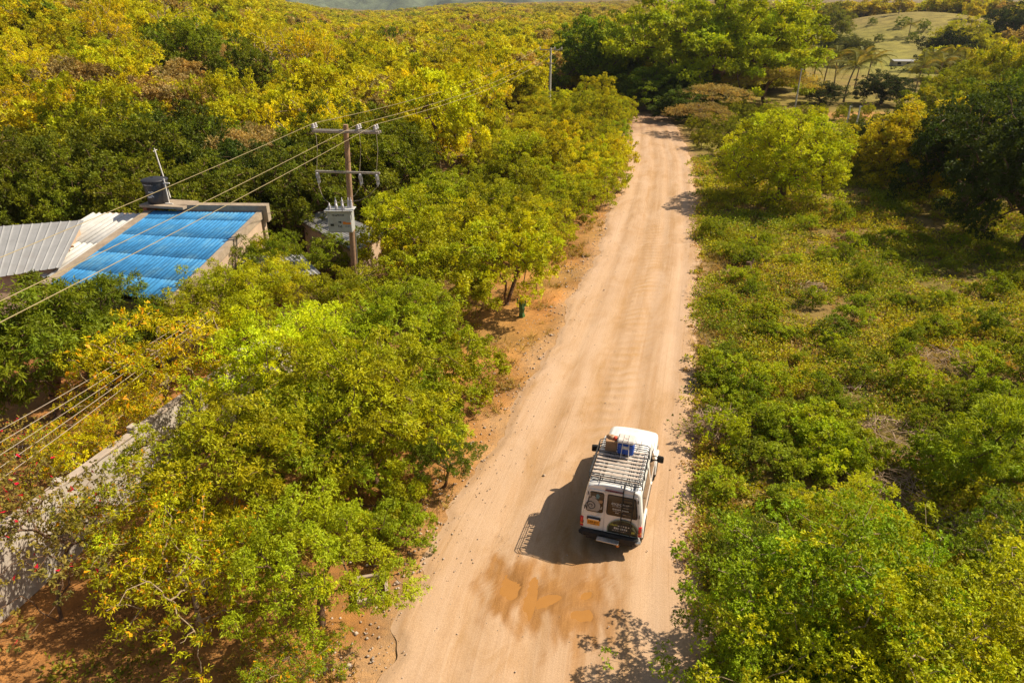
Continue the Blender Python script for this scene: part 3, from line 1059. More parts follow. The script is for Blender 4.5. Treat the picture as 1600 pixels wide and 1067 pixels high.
# ---- half-bare trees on the hillside
for px, py, R, tint, lab in [(300, 165, 4.2, YEL, 'half-bare yellow tree with pale branches high on the left hillside'), (40, 120, 4.2, BRN, 'leafless brown tree at the upper left edge'),
                             (200, 85, 4.5, OCH, 'orange-tinged half-bare tree near the top left'), (440, 190, 3.6, YEL, 'half-bare yellow tree left of the crossarms'),
                             (20, 330, 3.0, OCH, 'dry ochre shrub tree at the left edge above the grey roof'), (700, 160, 4.0, BRN, 'brown leafless tree right of the crossarms')]:
    p = at(px, py)
    place_tree('bare', p[0], p[1], R, tint, lab, zs=1.05, name='half_bare_tree')
for px, py, R, tint, lab in [(15, 318, 2.6, lerp3(OCH, BRN, .5), 'dry orange-brown bush at the left edge behind the grey roof'), (60, 335, 1.8, lerp3(OCH, BRN, .6), 'small dry brown bush just behind the grey roof')]:
    p = at(px, py)
    place_tree('bushy1', p[0], p[1], R, tint, lab, 'shrub', name='dry_bush')

# ---- right foreground thicket
for kind, px, py, zc, R, tint, lab in [
        ('thicket0', 1310, 935, 2.2, 2.6, (.29, .40, .013), 'large bright green thicket tree nearest the vehicle at the lower right'),
        ('thicket1', 1480, 990, 2.3, 2.7, OLI, 'light green thicket tree in the lower right corner'),
        ('thicket1', 1215, 1035, 1.9, 1.8, (.29, .40, .013), 'green thicket shrub leaning its twigs over the road at the bottom'),
        ('thicket0', 1370, 1060, 2.2, 2.5, LIM, 'yellow-green thicket shrub at the bottom edge on the right'),
        ('thicket1', 1340, 835, 1.1, 1.5, OLI, 'low olive shrub behind the large thicket tree'),
        ('thicket0', 1170, 850, .9, 1.0, MAN, 'dark low shrub at the road edge beside the vehicle'),
        ('mango0', 1580, 740, 1.4, 1.9, GRN, 'green feathery tree cut by the right edge above the thicket'),
        ('thicket0', 1600, 880, 1.4, 1.8, MAN, 'shaded dark shrub at the right edge behind the thicket')]:
    x, y = crown_at(px, py, zc)
    place_tree(kind, x, y, R, tint, lab, cat='shrub', name='thicket_shrub')

# ---- middle distance, single trees one can pick out
for kind, px, py, R, tint, lab, zs, nm in [
        ('round', 1217, 318, 4.6, (.53, .55, .012), 'round yellow-green tree with dark forked trunk right of the road', .9, 'round_tree'),
        ('saman', 1105, 160, 15.0, (.36, .43, .014), 'huge dome-shaped green tree where the road disappears', 1.0, 'dome_tree'),
        ('saman1', 935, 150, 8.0, (.23, .30, .016), 'broad green tree left of the huge dome tree', 1.05, 'dome_tree'),
        ('saman1', 1020, 172, 5.0, (.17, .23, .016), 'small dark tree closing the far end of the road', .8, 'dome_tree'),
        ('saman1', 1205, 140, 5.0, (.33, .40, .018), 'lighter green tree at the right foot of the dome tree', .85, 'dome_tree'),
        ('saman1', 1062, 190, 3.4, (.10, .15, .015), 'dark tree shading the road just before the bend', .8, 'shade_tree'),
        ('saman1', 1072, 172, 4.6, (.13, .19, .016), 'dark green tree behind the thorn trees at the bend', .8, 'shade_tree'),
        ('acacia0', 1090, 212, 3.7, BRN, 'flat-topped pinkish-brown thorn tree nearest the road bend', .95, 'thorn_tree'),
        ('acacia1', 1108, 186, 4.6, BRN, 'flat-topped brown thorn tree behind its twin at the bend', .95, 'thorn_tree'),
        ('acacia0', 1195, 170, 6.4, lerp3(BRN, OLI, .35), 'wide flat brown thorn tree above the round tree', .9, 'thorn_tree'),
        ('dense0', 1425, 290, 4.8, lerp3(OLI, OCH, .4), 'dark tree with ochre-tinged top right of the round tree', .78, 'dense_tree'),
        ('dense1', 1500, 325, 4.6, (.065, .095, .013), 'dark shaded tree at the far edge of the weed field', 1.0, 'dense_tree'),  # dark foliage, tint lowered further to paint in its shaded front
        ('dense0', 1600, 385, 5.0, (.06, .088, .012), 'very dark tree cut by the right edge above the field', 1.05, 'dense_tree'),  # dark foliage too, with the shade of the crown's front in the tint
        ('dense1', 1575, 260, 5.0, MAN, 'dark green tree high at the right edge', 1.0, 'dense_tree'),
        ('dense1', 1370, 262, 3.0, DGR, 'dark tree close behind the round tree', .85, 'dense_tree'),
        ('dense0', 1500, 235, 4.0, MAN, 'mid-green tree behind the ochre-topped one', .8, 'dense_tree'),
        ('dense1', 1600, 200, 6.0, OLI, 'olive tree at the right edge below the far ridge', 1.0, 'dense_tree'),
        ('dense0', 1375, 165, 4.0, (.04, .062, .012), 'dark rounded tree beside the palms and the bare yard', .66, 'dense_tree'),
        ('dense1', 1282, 163, 3.0, (.10, .13, .045), 'grey-green round bush left of the leaning palm', .62, 'dense_tree'),
        ('dense1', 1472, 112, 5.6, (.022, .034, .011), 'almost black round tree beyond the palms', .85, 'dense_tree'),
        ('dense0', 1492, 95, 6.5, OLI, 'olive-yellow tree behind the almost black one', .85, 'dense_tree'),
        ('dense1', 1330, 105, 5.0, (.16, .17, .05), 'grey-olive tree standing on the pasture behind the palms', .75, 'dense_tree'),
        ('dense0', 1298, 62, 6.0, (.21, .235, .025), 'round green tree alone at the left of the grassy mound', .9, 'dense_tree'),
        ('dense0', 1580, 72, 8.5, (.06, .09, .015), 'dark tree group end at the upper right edge', .7, 'dense_tree'),
        ('dense1', 1300, 95, 4.6, (.10, .12, .03), 'pale olive tree in the pasture hollow', .8, 'dense_tree')]:
    p = at(px, py)
    # walk along the view ray until it meets the terrain
    r_ = ray(px, py)
    t = 5.0
    while CAM_H + r_[2] * t > T(r_[0] * t, r_[1] * t) and t < 900:
        t += .5
    place_tree(kind, r_[0] * t, r_[1] * t, R, tint, lab, zs=zs, name=nm)

# ------------------------------------------------------------------ forest: single trees left of the road
HOUSE_C = np.array([-20.5, 32.0])


def proj(x, y, z):
    dx, dy, dz = x, y, z - CAM_H
    zc = dy * cP - dz * sP
    yc = dy * sP + dz * cP
    return CX + FPX * dx / zc, CY - FPX * yc / zc


def scatter(n_try, box, ok, spacing, taken):
    out = []
    xs = rng.uniform(box[0], box[1], n_try)
    ys = rng.uniform(box[2], box[3], n_try)
    arr = np.array(taken, float).reshape(-1, 3)
    for x, y in zip(xs, ys):
        if not ok(x, y):
            continue
        sp = spacing(x, y)
        if len(arr) and (np.hypot(arr[:, 0] - x, arr[:, 1] - y) < (sp + arr[:, 2]) / 2).any():
            continue
        arr = np.r_[arr, [[x, y, sp]]]
        out.append((x, y))
    return out


def in_view(x, y, margin=60):
    px, py = proj(x, y, float(T(x, y)) + 3)
    return -margin < px < 1600 + margin


taken = [(o.location.x, o.location.y, 3.0) for o in bpy.data.objects if o.parent is None and o.type == 'EMPTY' and o.location.y > 20]


def off_house(x, y):
    return not (-34 < x < -12.5 and 24 < y < 39.5) and not (-13 < x < -5 and 27 < y < 37)


strip = scatter(6000, (-14, 18, 38, 104), lambda x, y: road_x(y)[0] - 13 < x < road_x(y)[0] - 1.0 - 1.6 * float(sstep(52, 42, y)) and off_house(x, y), lambda x, y: 2.5 if y < 70 else 3.1, taken)
lab_items = []
for x, y in strip:
    near_road = road_x(y)[0] - x < 4
    big = rng.uniform() < .35 and not near_road
    kind = ('mid%d' if big else 'bushy%d') % rng.integers(4)
    t = .5 + .5 * float(wav(x, y, 7, 20)) + rng.normal(0, .18)
    tint = lerp3(GRN, YEL, float(np.clip(.12 + .8 * t, 0, 1)))
    R = rng.uniform(1.7, 2.5) if big else rng.uniform(1.4, 2.1)
    o = place_tree(kind, x, y, R, tint, '', group='bushy trees along the left road edge', zs=rng.uniform(.85, 1.1), name='roadside_tree')
    bnd = 'opposite the weed field' if y < 52 else 'opposite the round tree' if y < 66 else 'opposite the thorn trees' if y < 85 else 'near the dome trees'
    dr_ = road_x(y)[0] - x
    row = 'first row' if dr_ < 4.2 else 'second row' if dr_ < 8.5 else 'third row'
    lab_items.append((o, '%s roadside %s, %s, %s' % (colour_word(tint), 'tree' if big else 'bush', row, bnd), proj(x, y, 0)[0]))
number_labels(lab_items)
taken += [(x, y, 2.4) for x, y in strip]

hill = scatter(10000, (-120, 10, 40, 112), lambda x, y: x < road_x(y)[0] - 13 and off_house(x, y) and in_view(x, y, 260), lambda x, y: 3.7 if y < 60 else (4.6 if y < 85 else 5.6), taken)
hill = sorted(hill, key=lambda p: p[1])[:200]
lab_items = []
for x, y in hill:
    d = y
    t = .5 + .5 * float(wav(x, y, 13, 25)) + rng.normal(0, .2)
    if d < 52:
        kind = ('dense%d' % rng.integers(2)) if rng.uniform() < .3 else 'mid%d' % rng.integers(4)
        tint = lerp3(DGR, OLI, float(np.clip((.05 if x < -12 else .3) + .6 * t, 0, 1)))  # front rows tinted darker: their shaded faces are put into the colour
        R = rng.uniform(2.3, 4.0)
    else:
        u = rng.uniform()
        if u < .035:
            kind, tint = 'saman1', lerp3(DGR, OLI, rng.uniform(.4, 1))
        elif u < .07:
            kind, tint = 'acacia%d' % rng.integers(2), BRN
        elif u < .30:
            kind, tint = 'dry%d' % rng.integers(3), lerp3(YEL, OCH, rng.uniform(0, .7))
        elif u < .37:
            kind, tint = 'back%d' % rng.integers(4), BRN
        elif t < .12:
            kind, tint = 'back%d' % rng.integers(4), lerp3(DGR, GRN, .6)
        else:
            kind, tint = 'back%d' % rng.integers(4), lerp3(OLI, YEL, float(np.clip(t, 0, 1)))
        R = rng.uniform(2.0, 4.3) if kind[:3] not in ('sam', 'aca') else rng.uniform(3.6, 5.2)
    o = place_tree(kind, x, y, R, tint, '', group='forest trees on the left hillside', zs=rng.uniform(.82, 1.3), name='forest_tree')
    px = proj(x, y, 0)[0]
    sec = 'behind the grey roof' if px < 130 else 'behind the blue roof' if px < 330 else 'left of the crossarms' if px < 500 else 'right of the crossarms' if px < 700 else 'towards the far pole'
    row = 'in the front row' if y < 50 else 'in the second row' if y < 58 else 'low on the slope' if y < 70 else 'halfway up' if y < 85 else 'high on the slope'
    lab_items.append((o, '%s %s hillside tree %s %s' % (colour_word(tint), {'den': 'dense', 'dry': 'thin', 'mid': 'leafy', 'bac': 'bushy', 'sam': 'spreading', 'aca': 'flat-topped'}[kind[:3]], row, sec), px))
number_labels(lab_items)
taken += [(x, y, 3.6) for x, y in hill]
print('strip', len(strip), 'hill', len(hill), 'furthest', max(p[1] for p in hill))

# right of the road, beyond the field
right = scatter(2600, (18, 90, 58, 112), lambda x, y: x > road_x(y)[1] + 1.6 and in_view(x, y) and (proj(x, y, 0)[0] > 1490 or y < 100), lambda x, y: 3.4 if proj(x, y, 0)[0] > 1450 else 2.6, taken)
lab_items = []
for x, y in right:
    px = proj(x, y, 0)[0]
    if px > 1450:
        tint = lerp3(DGR, OLI, rng.uniform(.1, .9))
        o = place_tree('dense%d' % rng.integers(2), x, y, rng.uniform(2.8, 4.2), tint, '', group='trees of the wood on the right', zs=.95, name='wood_tree')
        lab_items.append((o, '%s tree in the right-hand wood, %s' % (colour_word(tint), 'front row' if y < 68 else 'second row' if y < 78 else 'third row' if y < 88 else 'fourth row' if y < 99 else 'back row'), px))
    else:
        tint = lerp3(DGR, OLI, rng.uniform(.2, .9))
        o = place_tree('bushy%d' % rng.integers(4), x, y, rng.uniform(.9, 1.6) * (1.0 if px < 1200 else .7), tint, '', 'shrub', group='shrubs right of the far road', name='roadside_shrub')
        lab_items.append((o, '%s shrub %s right of road%s' % (colour_word(tint), 'at the edge' if px < 1120 else 'left of the round tree' if px < 1190 else 'behind the round tree' if px < 1300 else 'by the ochre-topped tree', (', near row' if y < 70 else ', middle row' if y < 84 else ', back row')), px))
number_labels(lab_items)


# ------------------------------------------------------------------ the far forest: one mass
def instancer(name, pts, rotz_, scl, tints, protos, mat):
    me = bpy.data.meshes.new(name)
    me.vertices.add(len(pts))
    me.vertices.foreach_set('co', np.asarray(pts, np.float32).ravel())
    a = me.attributes.new('rz', 'FLOAT', 'POINT')
    a.data.foreach_set('value', np.asarray(rotz_, np.float32))
    a = me.attributes.new('sc', 'FLOAT_VECTOR', 'POINT')
    a.data.foreach_set('vector', np.asarray(scl, np.float32).ravel())
    set_col(me, 'tint', tints)
    a = me.attributes.new('pick', 'INT', 'POINT')
    a.data.foreach_set('value', rng.integers(0, len(protos), len(pts)).astype(np.int32))
    col = bpy.data.collections.new(name + '_kinds')
    for k, pm in enumerate(protos):
        po = bpy.data.objects.new('kind_%d' % k, pm)
        col.objects.link(po)
    ng = bpy.data.node_groups.new(name, 'GeometryNodeTree')
    ng.interface.new_socket('Geometry', in_out='INPUT', socket_type='NodeSocketGeometry')
    ng.interface.new_socket('Geometry', in_out='OUTPUT', socket_type='NodeSocketGeometry')
    gi, go = ng.nodes.new('NodeGroupInput'), ng.nodes.new('NodeGroupOutput')
    ip = ng.nodes.new('GeometryNodeInstanceOnPoints')
    ci = ng.nodes.new('GeometryNodeCollectionInfo')
    ci.inputs['Collection'].default_value = col
    ci.inputs['Separate Children'].default_value = True
    ci.inputs['Reset Children'].default_value = True

    def attr(nm, typ):
        n = ng.nodes.new('GeometryNodeInputNamedAttribute')
        n.data_type = typ
        n.inputs['Name'].default_value = nm
        return n.outputs['Attribute']
    cx = ng.nodes.new('ShaderNodeCombineXYZ')
    ng.links.new(attr('rz', 'FLOAT'), cx.inputs[2])
    ng.links.new(gi.outputs[0], ip.inputs['Points'])
    ng.links.new(ci.outputs[0], ip.inputs['Instance'])
    ip.inputs['Pick Instance'].default_value = True
    ng.links.new(attr('pick', 'INT'), ip.inputs['Instance Index'])
    ng.links.new(cx.outputs[0], ip.inputs['Rotation'])
    ng.links.new(attr('sc', 'FLOAT_VECTOR'), ip.inputs['Scale'])
    ng.links.new(ip.outputs[0], go.inputs[0])
    o = link(name, me)
    md = o.modifiers.new('scatter', 'NODES')
    md.node_group = ng
    return o


def far_protos():
    out = []
    for i in range(4):
        p = make_tree('far', 201 + i, R=3.0, Hc=2.3, zc=3.0, ncl=64, tufts=13, lpt=6, L=.42, W=.26, cr=.55, low=-.8, lobes=.26, leafmat='leaf_far', tr=.1, tri=True)
        out.append(p['crown'])
    return out


FARP = far_protos()
edge_y = np.quantile([p[1] for p in hill], .9)
pts, sc_, ti_ = [], [], []
xs = rng.uniform(-1, 1, 74000)
ys = rng.uniform(0, 1, 74000)
for ux, uy in zip(xs, ys):
    y = 82 + (1150 - 82) * uy ** 1.7
    x = ux * (y * 1.06 + 14)
    r = math.hypot(x, y)
    pr = (1.0 if r < 330 else .42 if r < 600 else .3)
    if rng.uniform() > pr:
        continue
    pts.append((x, y))
pts = np.array(pts)
xl_, xr_ = road_x(pts[:, 1])
okm = road_dist(pts[:, 0], pts[:, 1]) > 7
past_ = np.exp(-(((pts[:, 0] - 118) / 62) ** 2 + ((pts[:, 1] - 215) / 80) ** 2) * 1.1)
okm &= (past_ < .40) | (rng.uniform(0, 1, len(pts)) < .012)
okm &= ~((pts[:, 0] < xl_ - 12) & (pts[:, 1] < edge_y - 3) & (pts[:, 1] < 112))
okm &= ~((pts[:, 0] >= xl_ - 13) & (pts[:, 0] < 98) & (pts[:, 1] < 122))
okm &= ~((pts[:, 0] >= 20) & (pts[:, 1] < 116))
ppx = np.array([proj(a, b, 0)[0] for a, b in pts])
okm &= ~((ppx > 1215) & (ppx < 1530) & (pts[:, 1] < 150))
okm &= ~((ppx > 1235) & (ppx < 1455) & (pts[:, 1] < 300))
pts = pts[okm]
# keep them apart on a grid whose cell grows with distance
seen, keep = {}, []
for i, (x, y) in enumerate(pts):
    g = 4.2 if y < 200 else 6.0 if y < 330 else 11.0
    k = (g, int(x // g), int(y // g))
    if k in seen:
        continue
    seen[k] = 1
    keep.append(i)
pts = pts[keep]
r = np.hypot(pts[:, 0], pts[:, 1])
S0 = np.where(r < 200, 1.0, np.where(r < 330, 1.25, 2.0)) * rng.uniform(.8, 1.35, len(pts))
scl = np.c_[S0, S0, np.minimum(S0, 1.3) * rng.uniform(.8, 1.15, len(pts))]
tt_ = .5 + .5 * wav(pts[:, 0], pts[:, 1], 22, 25) + rng.normal(0, .15, len(pts))
tin = mixa(OLI, YEL, tt_)
u = rng.uniform(0, 1, len(pts))
tin = np.where((u < .16)[:, None], np.array(BRN), tin)
tin = np.where(((u > .16) & (u < .22))[:, None], np.array(lerp3(DGR, GRN, .7)), tin)
rt = sstep(-.05, .12, pts[:, 0] / pts[:, 1])
tin = mixa(tin, np.array(BRN) * .85 + np.array(OLI) * .15, sstep(190, 420, r) * (.55 * rt + .15) * (rng.uniform(0, 1, len(pts)) < .8))
fo = instancer('far_forest', np.c_[pts, T(pts[:, 0], pts[:, 1])], rng.uniform(0, 6.28, len(pts)), scl, tin, FARP, None)
tag(fo, 'distant dry forest of yellow-green and brown trees behind everything', 'forest', kind='stuff')
print('far forest', len(pts))


for k, (px, py) in enumerate([(1372, 66), (1332, 74), (1408, 44), (1362, 40), (1425, 66), (1442, 50)]):
    r_ = ray(px, py)
    t = 5.0
    while CAM_H + r_[2] * t > T(r_[0] * t, r_[1] * t) and t < 900:
        t += .5
    place_tree('bushy%d' % (k % 4), r_[0] * t, r_[1] * t, 1.4 + .3 * (k % 3), MAN, 'small shrub dotting the grassy mound, %s from left' % ORD[[2, 0, 3, 1, 4, 5][k]], 'shrub', group='shrubs on the grassy mound', name='mound_shrub')


# ------------------------------------------------------------------ palms
def palm_protos():
    mb = MB()
    n = 9
    L = 3.7
    pts_ = [(0, L * f, .55 * math.sin(f * 2.2) - 1.15 * f * f * f) for f in np.linspace(0, 1, n)]
    mb.tube(pts_, [.035 * (1 - .8 * f) + .004 for f in np.linspace(0, 1, n)], 4)
    r = np.random.default_rng(5)
    for f in np.linspace(.12, .99, 26):
        i = f * (n - 1)
        k = min(int(i), n - 2)
        p = Vector(pts_[k]).lerp(Vector(pts_[k + 1]), i - k)
        ll = .75 * math.sin(math.pi * min(1, .18 + .8 * f)) + .18
        for s in (-1, 1):
            tip = p + Vector((s * ll * .78, ll * .45, -ll * r.uniform(.25, .6)))
            w = Vector((0, .1, .03))
            mb.add([p - w * .5, p + w * .5, tip], [(0, 1, 2)])
    me = mb.mesh('frond')
    nv = len(me.vertices)
    set_col(me, 'lv', np.c_[r.uniform(.2, .8, nv), r.uniform(.3, .8, nv), np.zeros(nv)])
    me.materials.append(M['leaf'])
    return me


FROND = palm_protos()
for k, (px, py, h, lean, lab) in enumerate([
        (1252, 150, 4.9, -.3, 'leftmost palm behind the grey-green bush'), (1283, 152, 5.3, .2, 'second palm from the left in the palm row'),
        (1318, 160, 5.3, .8, 'leaning palm standing clear beside the bare yard'), (1350, 148, 5.5, .1, 'palm behind the dark rounded tree'),
        (1428, 152, 4.9, .3, 'palm right of the dark rounded tree with drooping fronds'), (1462, 146, 4.9, -.2, 'second palm from the right end of the row'),
        (1492, 142, 5.1, .3, 'rightmost palm of the row'), (1268, 140, 5.6, .2, 'tall palm at the back left of the row'), (1302, 140, 5.4, -.4, 'palm at the back between the second and the leaning palm'),
        (1335, 140, 5.6, .3, 'tall palm at the back right of the leaning palm'), (1446, 138, 5.2, .2, 'palm at the back right of the dark rounded tree'), (1478, 134, 5.4, -.3, 'palm at the back near the right end'), (1392, 76, 4.0, .1, 'small lone palm on the pasture'), (1413, 86, 3.4, -.1, 'smallest palm on the pasture beside the black tree')]):
    p = at(px, py)
    e = thing('palm_tree', lab, 'palm', (p[0], p[1], float(T(p[0], p[1]))), 0, 'palms beyond the bare yard')
    mb = MB()
    tp = [(lean * f * f, .1 * math.sin(3 * f), h * f) for f in np.linspace(0, 1, 7)]
    mb.tube(tp, [.2, .15, .13, .12, .12, .12, .15], 8)
    mb.build('trunk', M['bark_pale'], e)
    for q in range(15):
        fo_ = link('frond', FROND, e, loc=tp[-1], rot=(rng.uniform(-.35, .75), rng.uniform(-.2, .2), q * 2.4 + rng.uniform(-.2, .2)))
        fo_.color = (.20, .20, .05, 1) if q % 4 else (.34, .27, .09, 1)


# ------------------------------------------------------------------ weeds, shrubs and brush on the right field
PILES = [(1122, 672, .95), (1405, 690, 1.6), (1535, 845, 1.2), (1380, 760, 1.4), (1270, 455, 1.2), (1330, 610, 1.2), (1470, 560, 1.3)]


def weed_field():
    r = np.random.default_rng(77)
    n = 26000
    y = 8 + 62 * r.uniform(0, 1, n) ** 1.35
    x = road_x(y)[1] - .35 + (r.uniform(0, 1, n) ** 1.15) * (y * .9 + 8 - road_x(y)[1])
    dens = .5 + .5 * wav(x, y, 2.4, 15) + .25 * wav(x, y, .9, 19)
    edge = x - road_x(y)[1]
    pile = np.ones(n)
    for (qx, qy, qr) in PILES:
        pc_ = at(qx, qy)
        pile *= 1 - .92 * sstep(1.25, .6, np.hypot(x - pc_[0], y - pc_[1]) / qr)
    keepm = (dens * pile > r.uniform(-.05, .55, n)) & ((edge > .7) | (r.uniform(0, 1, n) < np.where(edge > .1, .55, .12)))
    x, y, dens = x[keepm], y[keepm], dens[keepm]
    n = len(x)
    z = T(x, y)
    size = (r.uniform(.13, .36, n) + .3 * r.uniform(0, 1, n) ** 6) * (.6 + .7 * np.clip(dens, 0, 1)) * (1 + .006 * y)
    nl = 34
    ci = np.repeat(np.arange(n), nl)
    dv = unit(r.normal(0, 1, (n * nl, 3)) * np.array([1, 1, .7]) + np.array([0, 0, .45]))
    dv[:, 2] = np.abs(dv[:, 2])
    pos = np.c_[x, y, z][ci] + dv * (size[ci] * r.uniform(.3, 1.05, n * nl))[:, None] * np.array([1, 1, 1.05])
    d = unit(dv + r.normal(0, .6, (n * nl, 3)))
    sc = (1 + .012 * y[ci])
    v = leaf_tris(r, pos, d, 1, .8)
    v3 = v.reshape(-1, 3, 3)
    v3 = pos[:, None] + (v3 - pos[:, None]) * (.078 * sc * r.uniform(.8, 1.2, n * nl))[:, None, None]
    me = mesh_np('weeds', v3.reshape(-1, 3), tris=np.arange(n * nl * 3).reshape(-1, 3))
    h = .5 + .5 * wav(x, y, 3.2, 28) + r.normal(0, .2, n)
    tint = mixa((.29, .345, .02), (.53, .475, .026), h)
    dry = r.uniform(0, 1, n) < (.10 + .25 * np.clip(wav(x, y, 4.5, 48), 0, 1))
    tint = np.where(dry[:, None], np.array([.42, .27, .10]), tint)
    dk = r.uniform(0, 1, n) < .10
    tint = np.where(dk[:, None], np.array([.13, .18, .018]), tint)
    set_col(me, 'tint', np.repeat(tint[ci], 3, 0))
    set_col(me, 'lv', np.repeat(np.c_[r.uniform(0, 1, n * nl) * .4 + .6 * r.uniform(0, 1, n)[ci], r.uniform(.2, .8, n * nl), np.zeros(n * nl)], 3, 0))
    me.materials.append(M['leaf_weed'])
    tag(link('weeds', me), 'tangle of low green and straw-coloured weeds covering the field', 'weeds', kind='stuff')


weed_field()


def undergrowth():
    """low leafy plants under the left trees, at the forest foot and along the far road"""
    r = np.random.default_rng(78)
    n = 9000
    y = 7 + 75 * r.uniform(0, 1, n) ** 1.2
    xl = road_x(y)[0]
    x = xl - 1.0 - r.uniform(0, 1, n) ** .8 * (y * .9 + 12 + xl)
    dv_ = xl - x
    dens = .5 + .5 * wav(x, y, 2.0, 35)
    okk = (dens > np.where(y < 26, .80, .45)) & (dv_ > np.where(y < 44, 3.2, .6))
    okk &= ~((x < -9.5) & (y < 24) & (dens < .93))
    okk &= np.array([off_house(a, b) or b > 39 for a, b in zip(x, y)])
    x, y = x[okk], y[okk]
    n = len(x)
    z = T(x, y)
    size = r.uniform(.15, .45, n)
    nl = 22
    ci = np.repeat(np.arange(n), nl)
    dv = unit(r.normal(0, 1, (n * nl, 3)) + np.array([0, 0, .3]))
    dv[:, 2] = np.abs(dv[:, 2])
    pos = np.c_[x, y, z][ci] + dv * (size[ci] * r.uniform(.3, 1.05, n * nl))[:, None]
    d = unit(dv + r.normal(0, .6, (n * nl, 3)))
    v = leaf_quads(r, pos, d, .12, .06)
    me = mesh_np('undergrowth', v, np.arange(n * nl * 4).reshape(-1, 4))
    h = np.clip(.5 + .5 * wav(x, y, 3, 28) + r.normal(0, .2, n), 0, 1)
    tint = mixa((.2, .22, .017), (.42, .30, .05), h)
    set_col(me, 'tint', np.repeat(tint[ci], 4, 0))
    set_col(me, 'lv', np.repeat(np.c_[r.uniform(0, 1, n * nl), r.uniform(.2, .8, n * nl), np.zeros(n * nl)], 4, 0))
    me.materials.append(M['leaf_weed'])
    tag(link('undergrowth', me), 'low leafy undergrowth beneath the trees left of the road', 'undergrowth', kind='stuff')


undergrowth()


def dry_grass():
    r = np.random.default_rng(79)
    n = 13000
    y = 8 + 45 * r.uniform(0, 1, n) ** 1.3
    left = r.uniform(0, 1, n) < .42
    xl, xr = road_x(y)
    wide = r.uniform(0, 1, n) < .75
    x = np.where(left, xl - .3 - 6.5 * r.uniform(0, 1, n) ** .9, xr - .1 + np.where(wide, (y * .8 + 4 - xr * .8), 2.2) * r.uniform(0, 1, n))
    dens = .5 + .5 * wav(x, y, 1.3, 39) + .2 * wav(x, y, .5, 3)
    okk = (dens > r.uniform(.35, .8, n)) & np.where(left, (xl - x > .9) | (dens > .75), True)
    x, y = x[okk], y[okk]
    n = len(x)
    nb = 9
    ci = np.repeat(np.arange(n), nb)
    N_ = n * nb
    base = np.c_[x, y, T(x, y)][ci] + np.c_[r.normal(0, .07, N_), r.normal(0, .07, N_), np.zeros(N_)]
    a = r.uniform(0, 6.28, N_)
    ln = r.uniform(.10, .32, N_) * (1 + .012 * y[ci])
    w = .010 * (1 + .02 * y[ci])
    sd = np.c_[np.cos(a + 1.57), np.sin(a + 1.57), 0 * a] * w[:, None]
    tip = base + np.c_[np.cos(a) * ln * .75, np.sin(a) * ln * .75, ln * r.uniform(.35, .95, N_)]
    v = np.stack([base - sd, base + sd, tip], 1).reshape(-1, 3)
    me = mesh_np('dry_grass', v, tris=np.arange(N_ * 3).reshape(-1, 3))
    h = np.clip(r.normal(.5, .3, n), 0, 1)
    tint = mixa((.40, .225, .06), (.30, .245, .04), h)
    set_col(me, 'tint', np.repeat(tint[ci], 3, 0))
    set_col(me, 'lv', np.repeat(np.c_[r.uniform(0, 1, N_), r.uniform(.3, .7, N_), np.zeros(N_)], 3, 0))
    me.materials.append(M['leaf_weed'])
    tag(link('dry_grass', me), 'short dry straw-coloured grass on the orange road verge', 'grass', kind='stuff')


dry_grass()


def gravel():
    r = np.random.default_rng(80)
    n = 3200
    y = 8 + 45 * r.uniform(0, 1, n) ** 1.5
    xl, xr = road_x(y)
    f = r.uniform(0, 1, n)
    x = np.where(f < .62, xl - .6 + r.normal(0, .9, n), np.where(f < .92, xr + r.normal(0, .3, n), xl + (xr - xl) * r.uniform(0, 1, n)))
    on = (x > xl) & (x < xr)
    dry = np.ones(n, bool)
    for (c, rx, ry, a) in PUD:
        dry &= np.hypot(x - c[0], y - c[1]) > 1.1 * max(rx, ry)
    x = np.where(dry, x, xl - 3.5 * r.uniform(0, 1, n))
    on = (x > xl) & (x < xr)
    s = r.uniform(.012, .05, n) * np.where(on, .6, 1) * np.where(r.uniform(0, 1, n) < .03, 2.2, 1)
    oct_ = np.array([(1, 0, 0), (0, 1, 0), (-1, 0, 0), (0, -1, 0), (0, 0, .7), (0, 0, -.7)], float)
    tri = np.array([(0, 1, 4), (1, 2, 4), (2, 3, 4), (3, 0, 4), (1, 0, 5), (2, 1, 5), (3, 2, 5), (0, 3, 5)])
    z = T(x, y) + np.where(on, .06, .03)
    v = np.c_[x, y, z][:, None] + oct_[None] * s[:, None, None] * r.uniform(.6, 1.4, (n, 6, 1))
    t = (np.arange(n) * 6)[:, None, None] + tri[None]
    me = mesh_np('gravel', v.reshape(-1, 3), tris=t.reshape(-1, 3))
    tag(link('gravel', me, mat=M['pebble']), 'small loose stones scattered along the road edges', 'gravel', kind='stuff')


gravel()

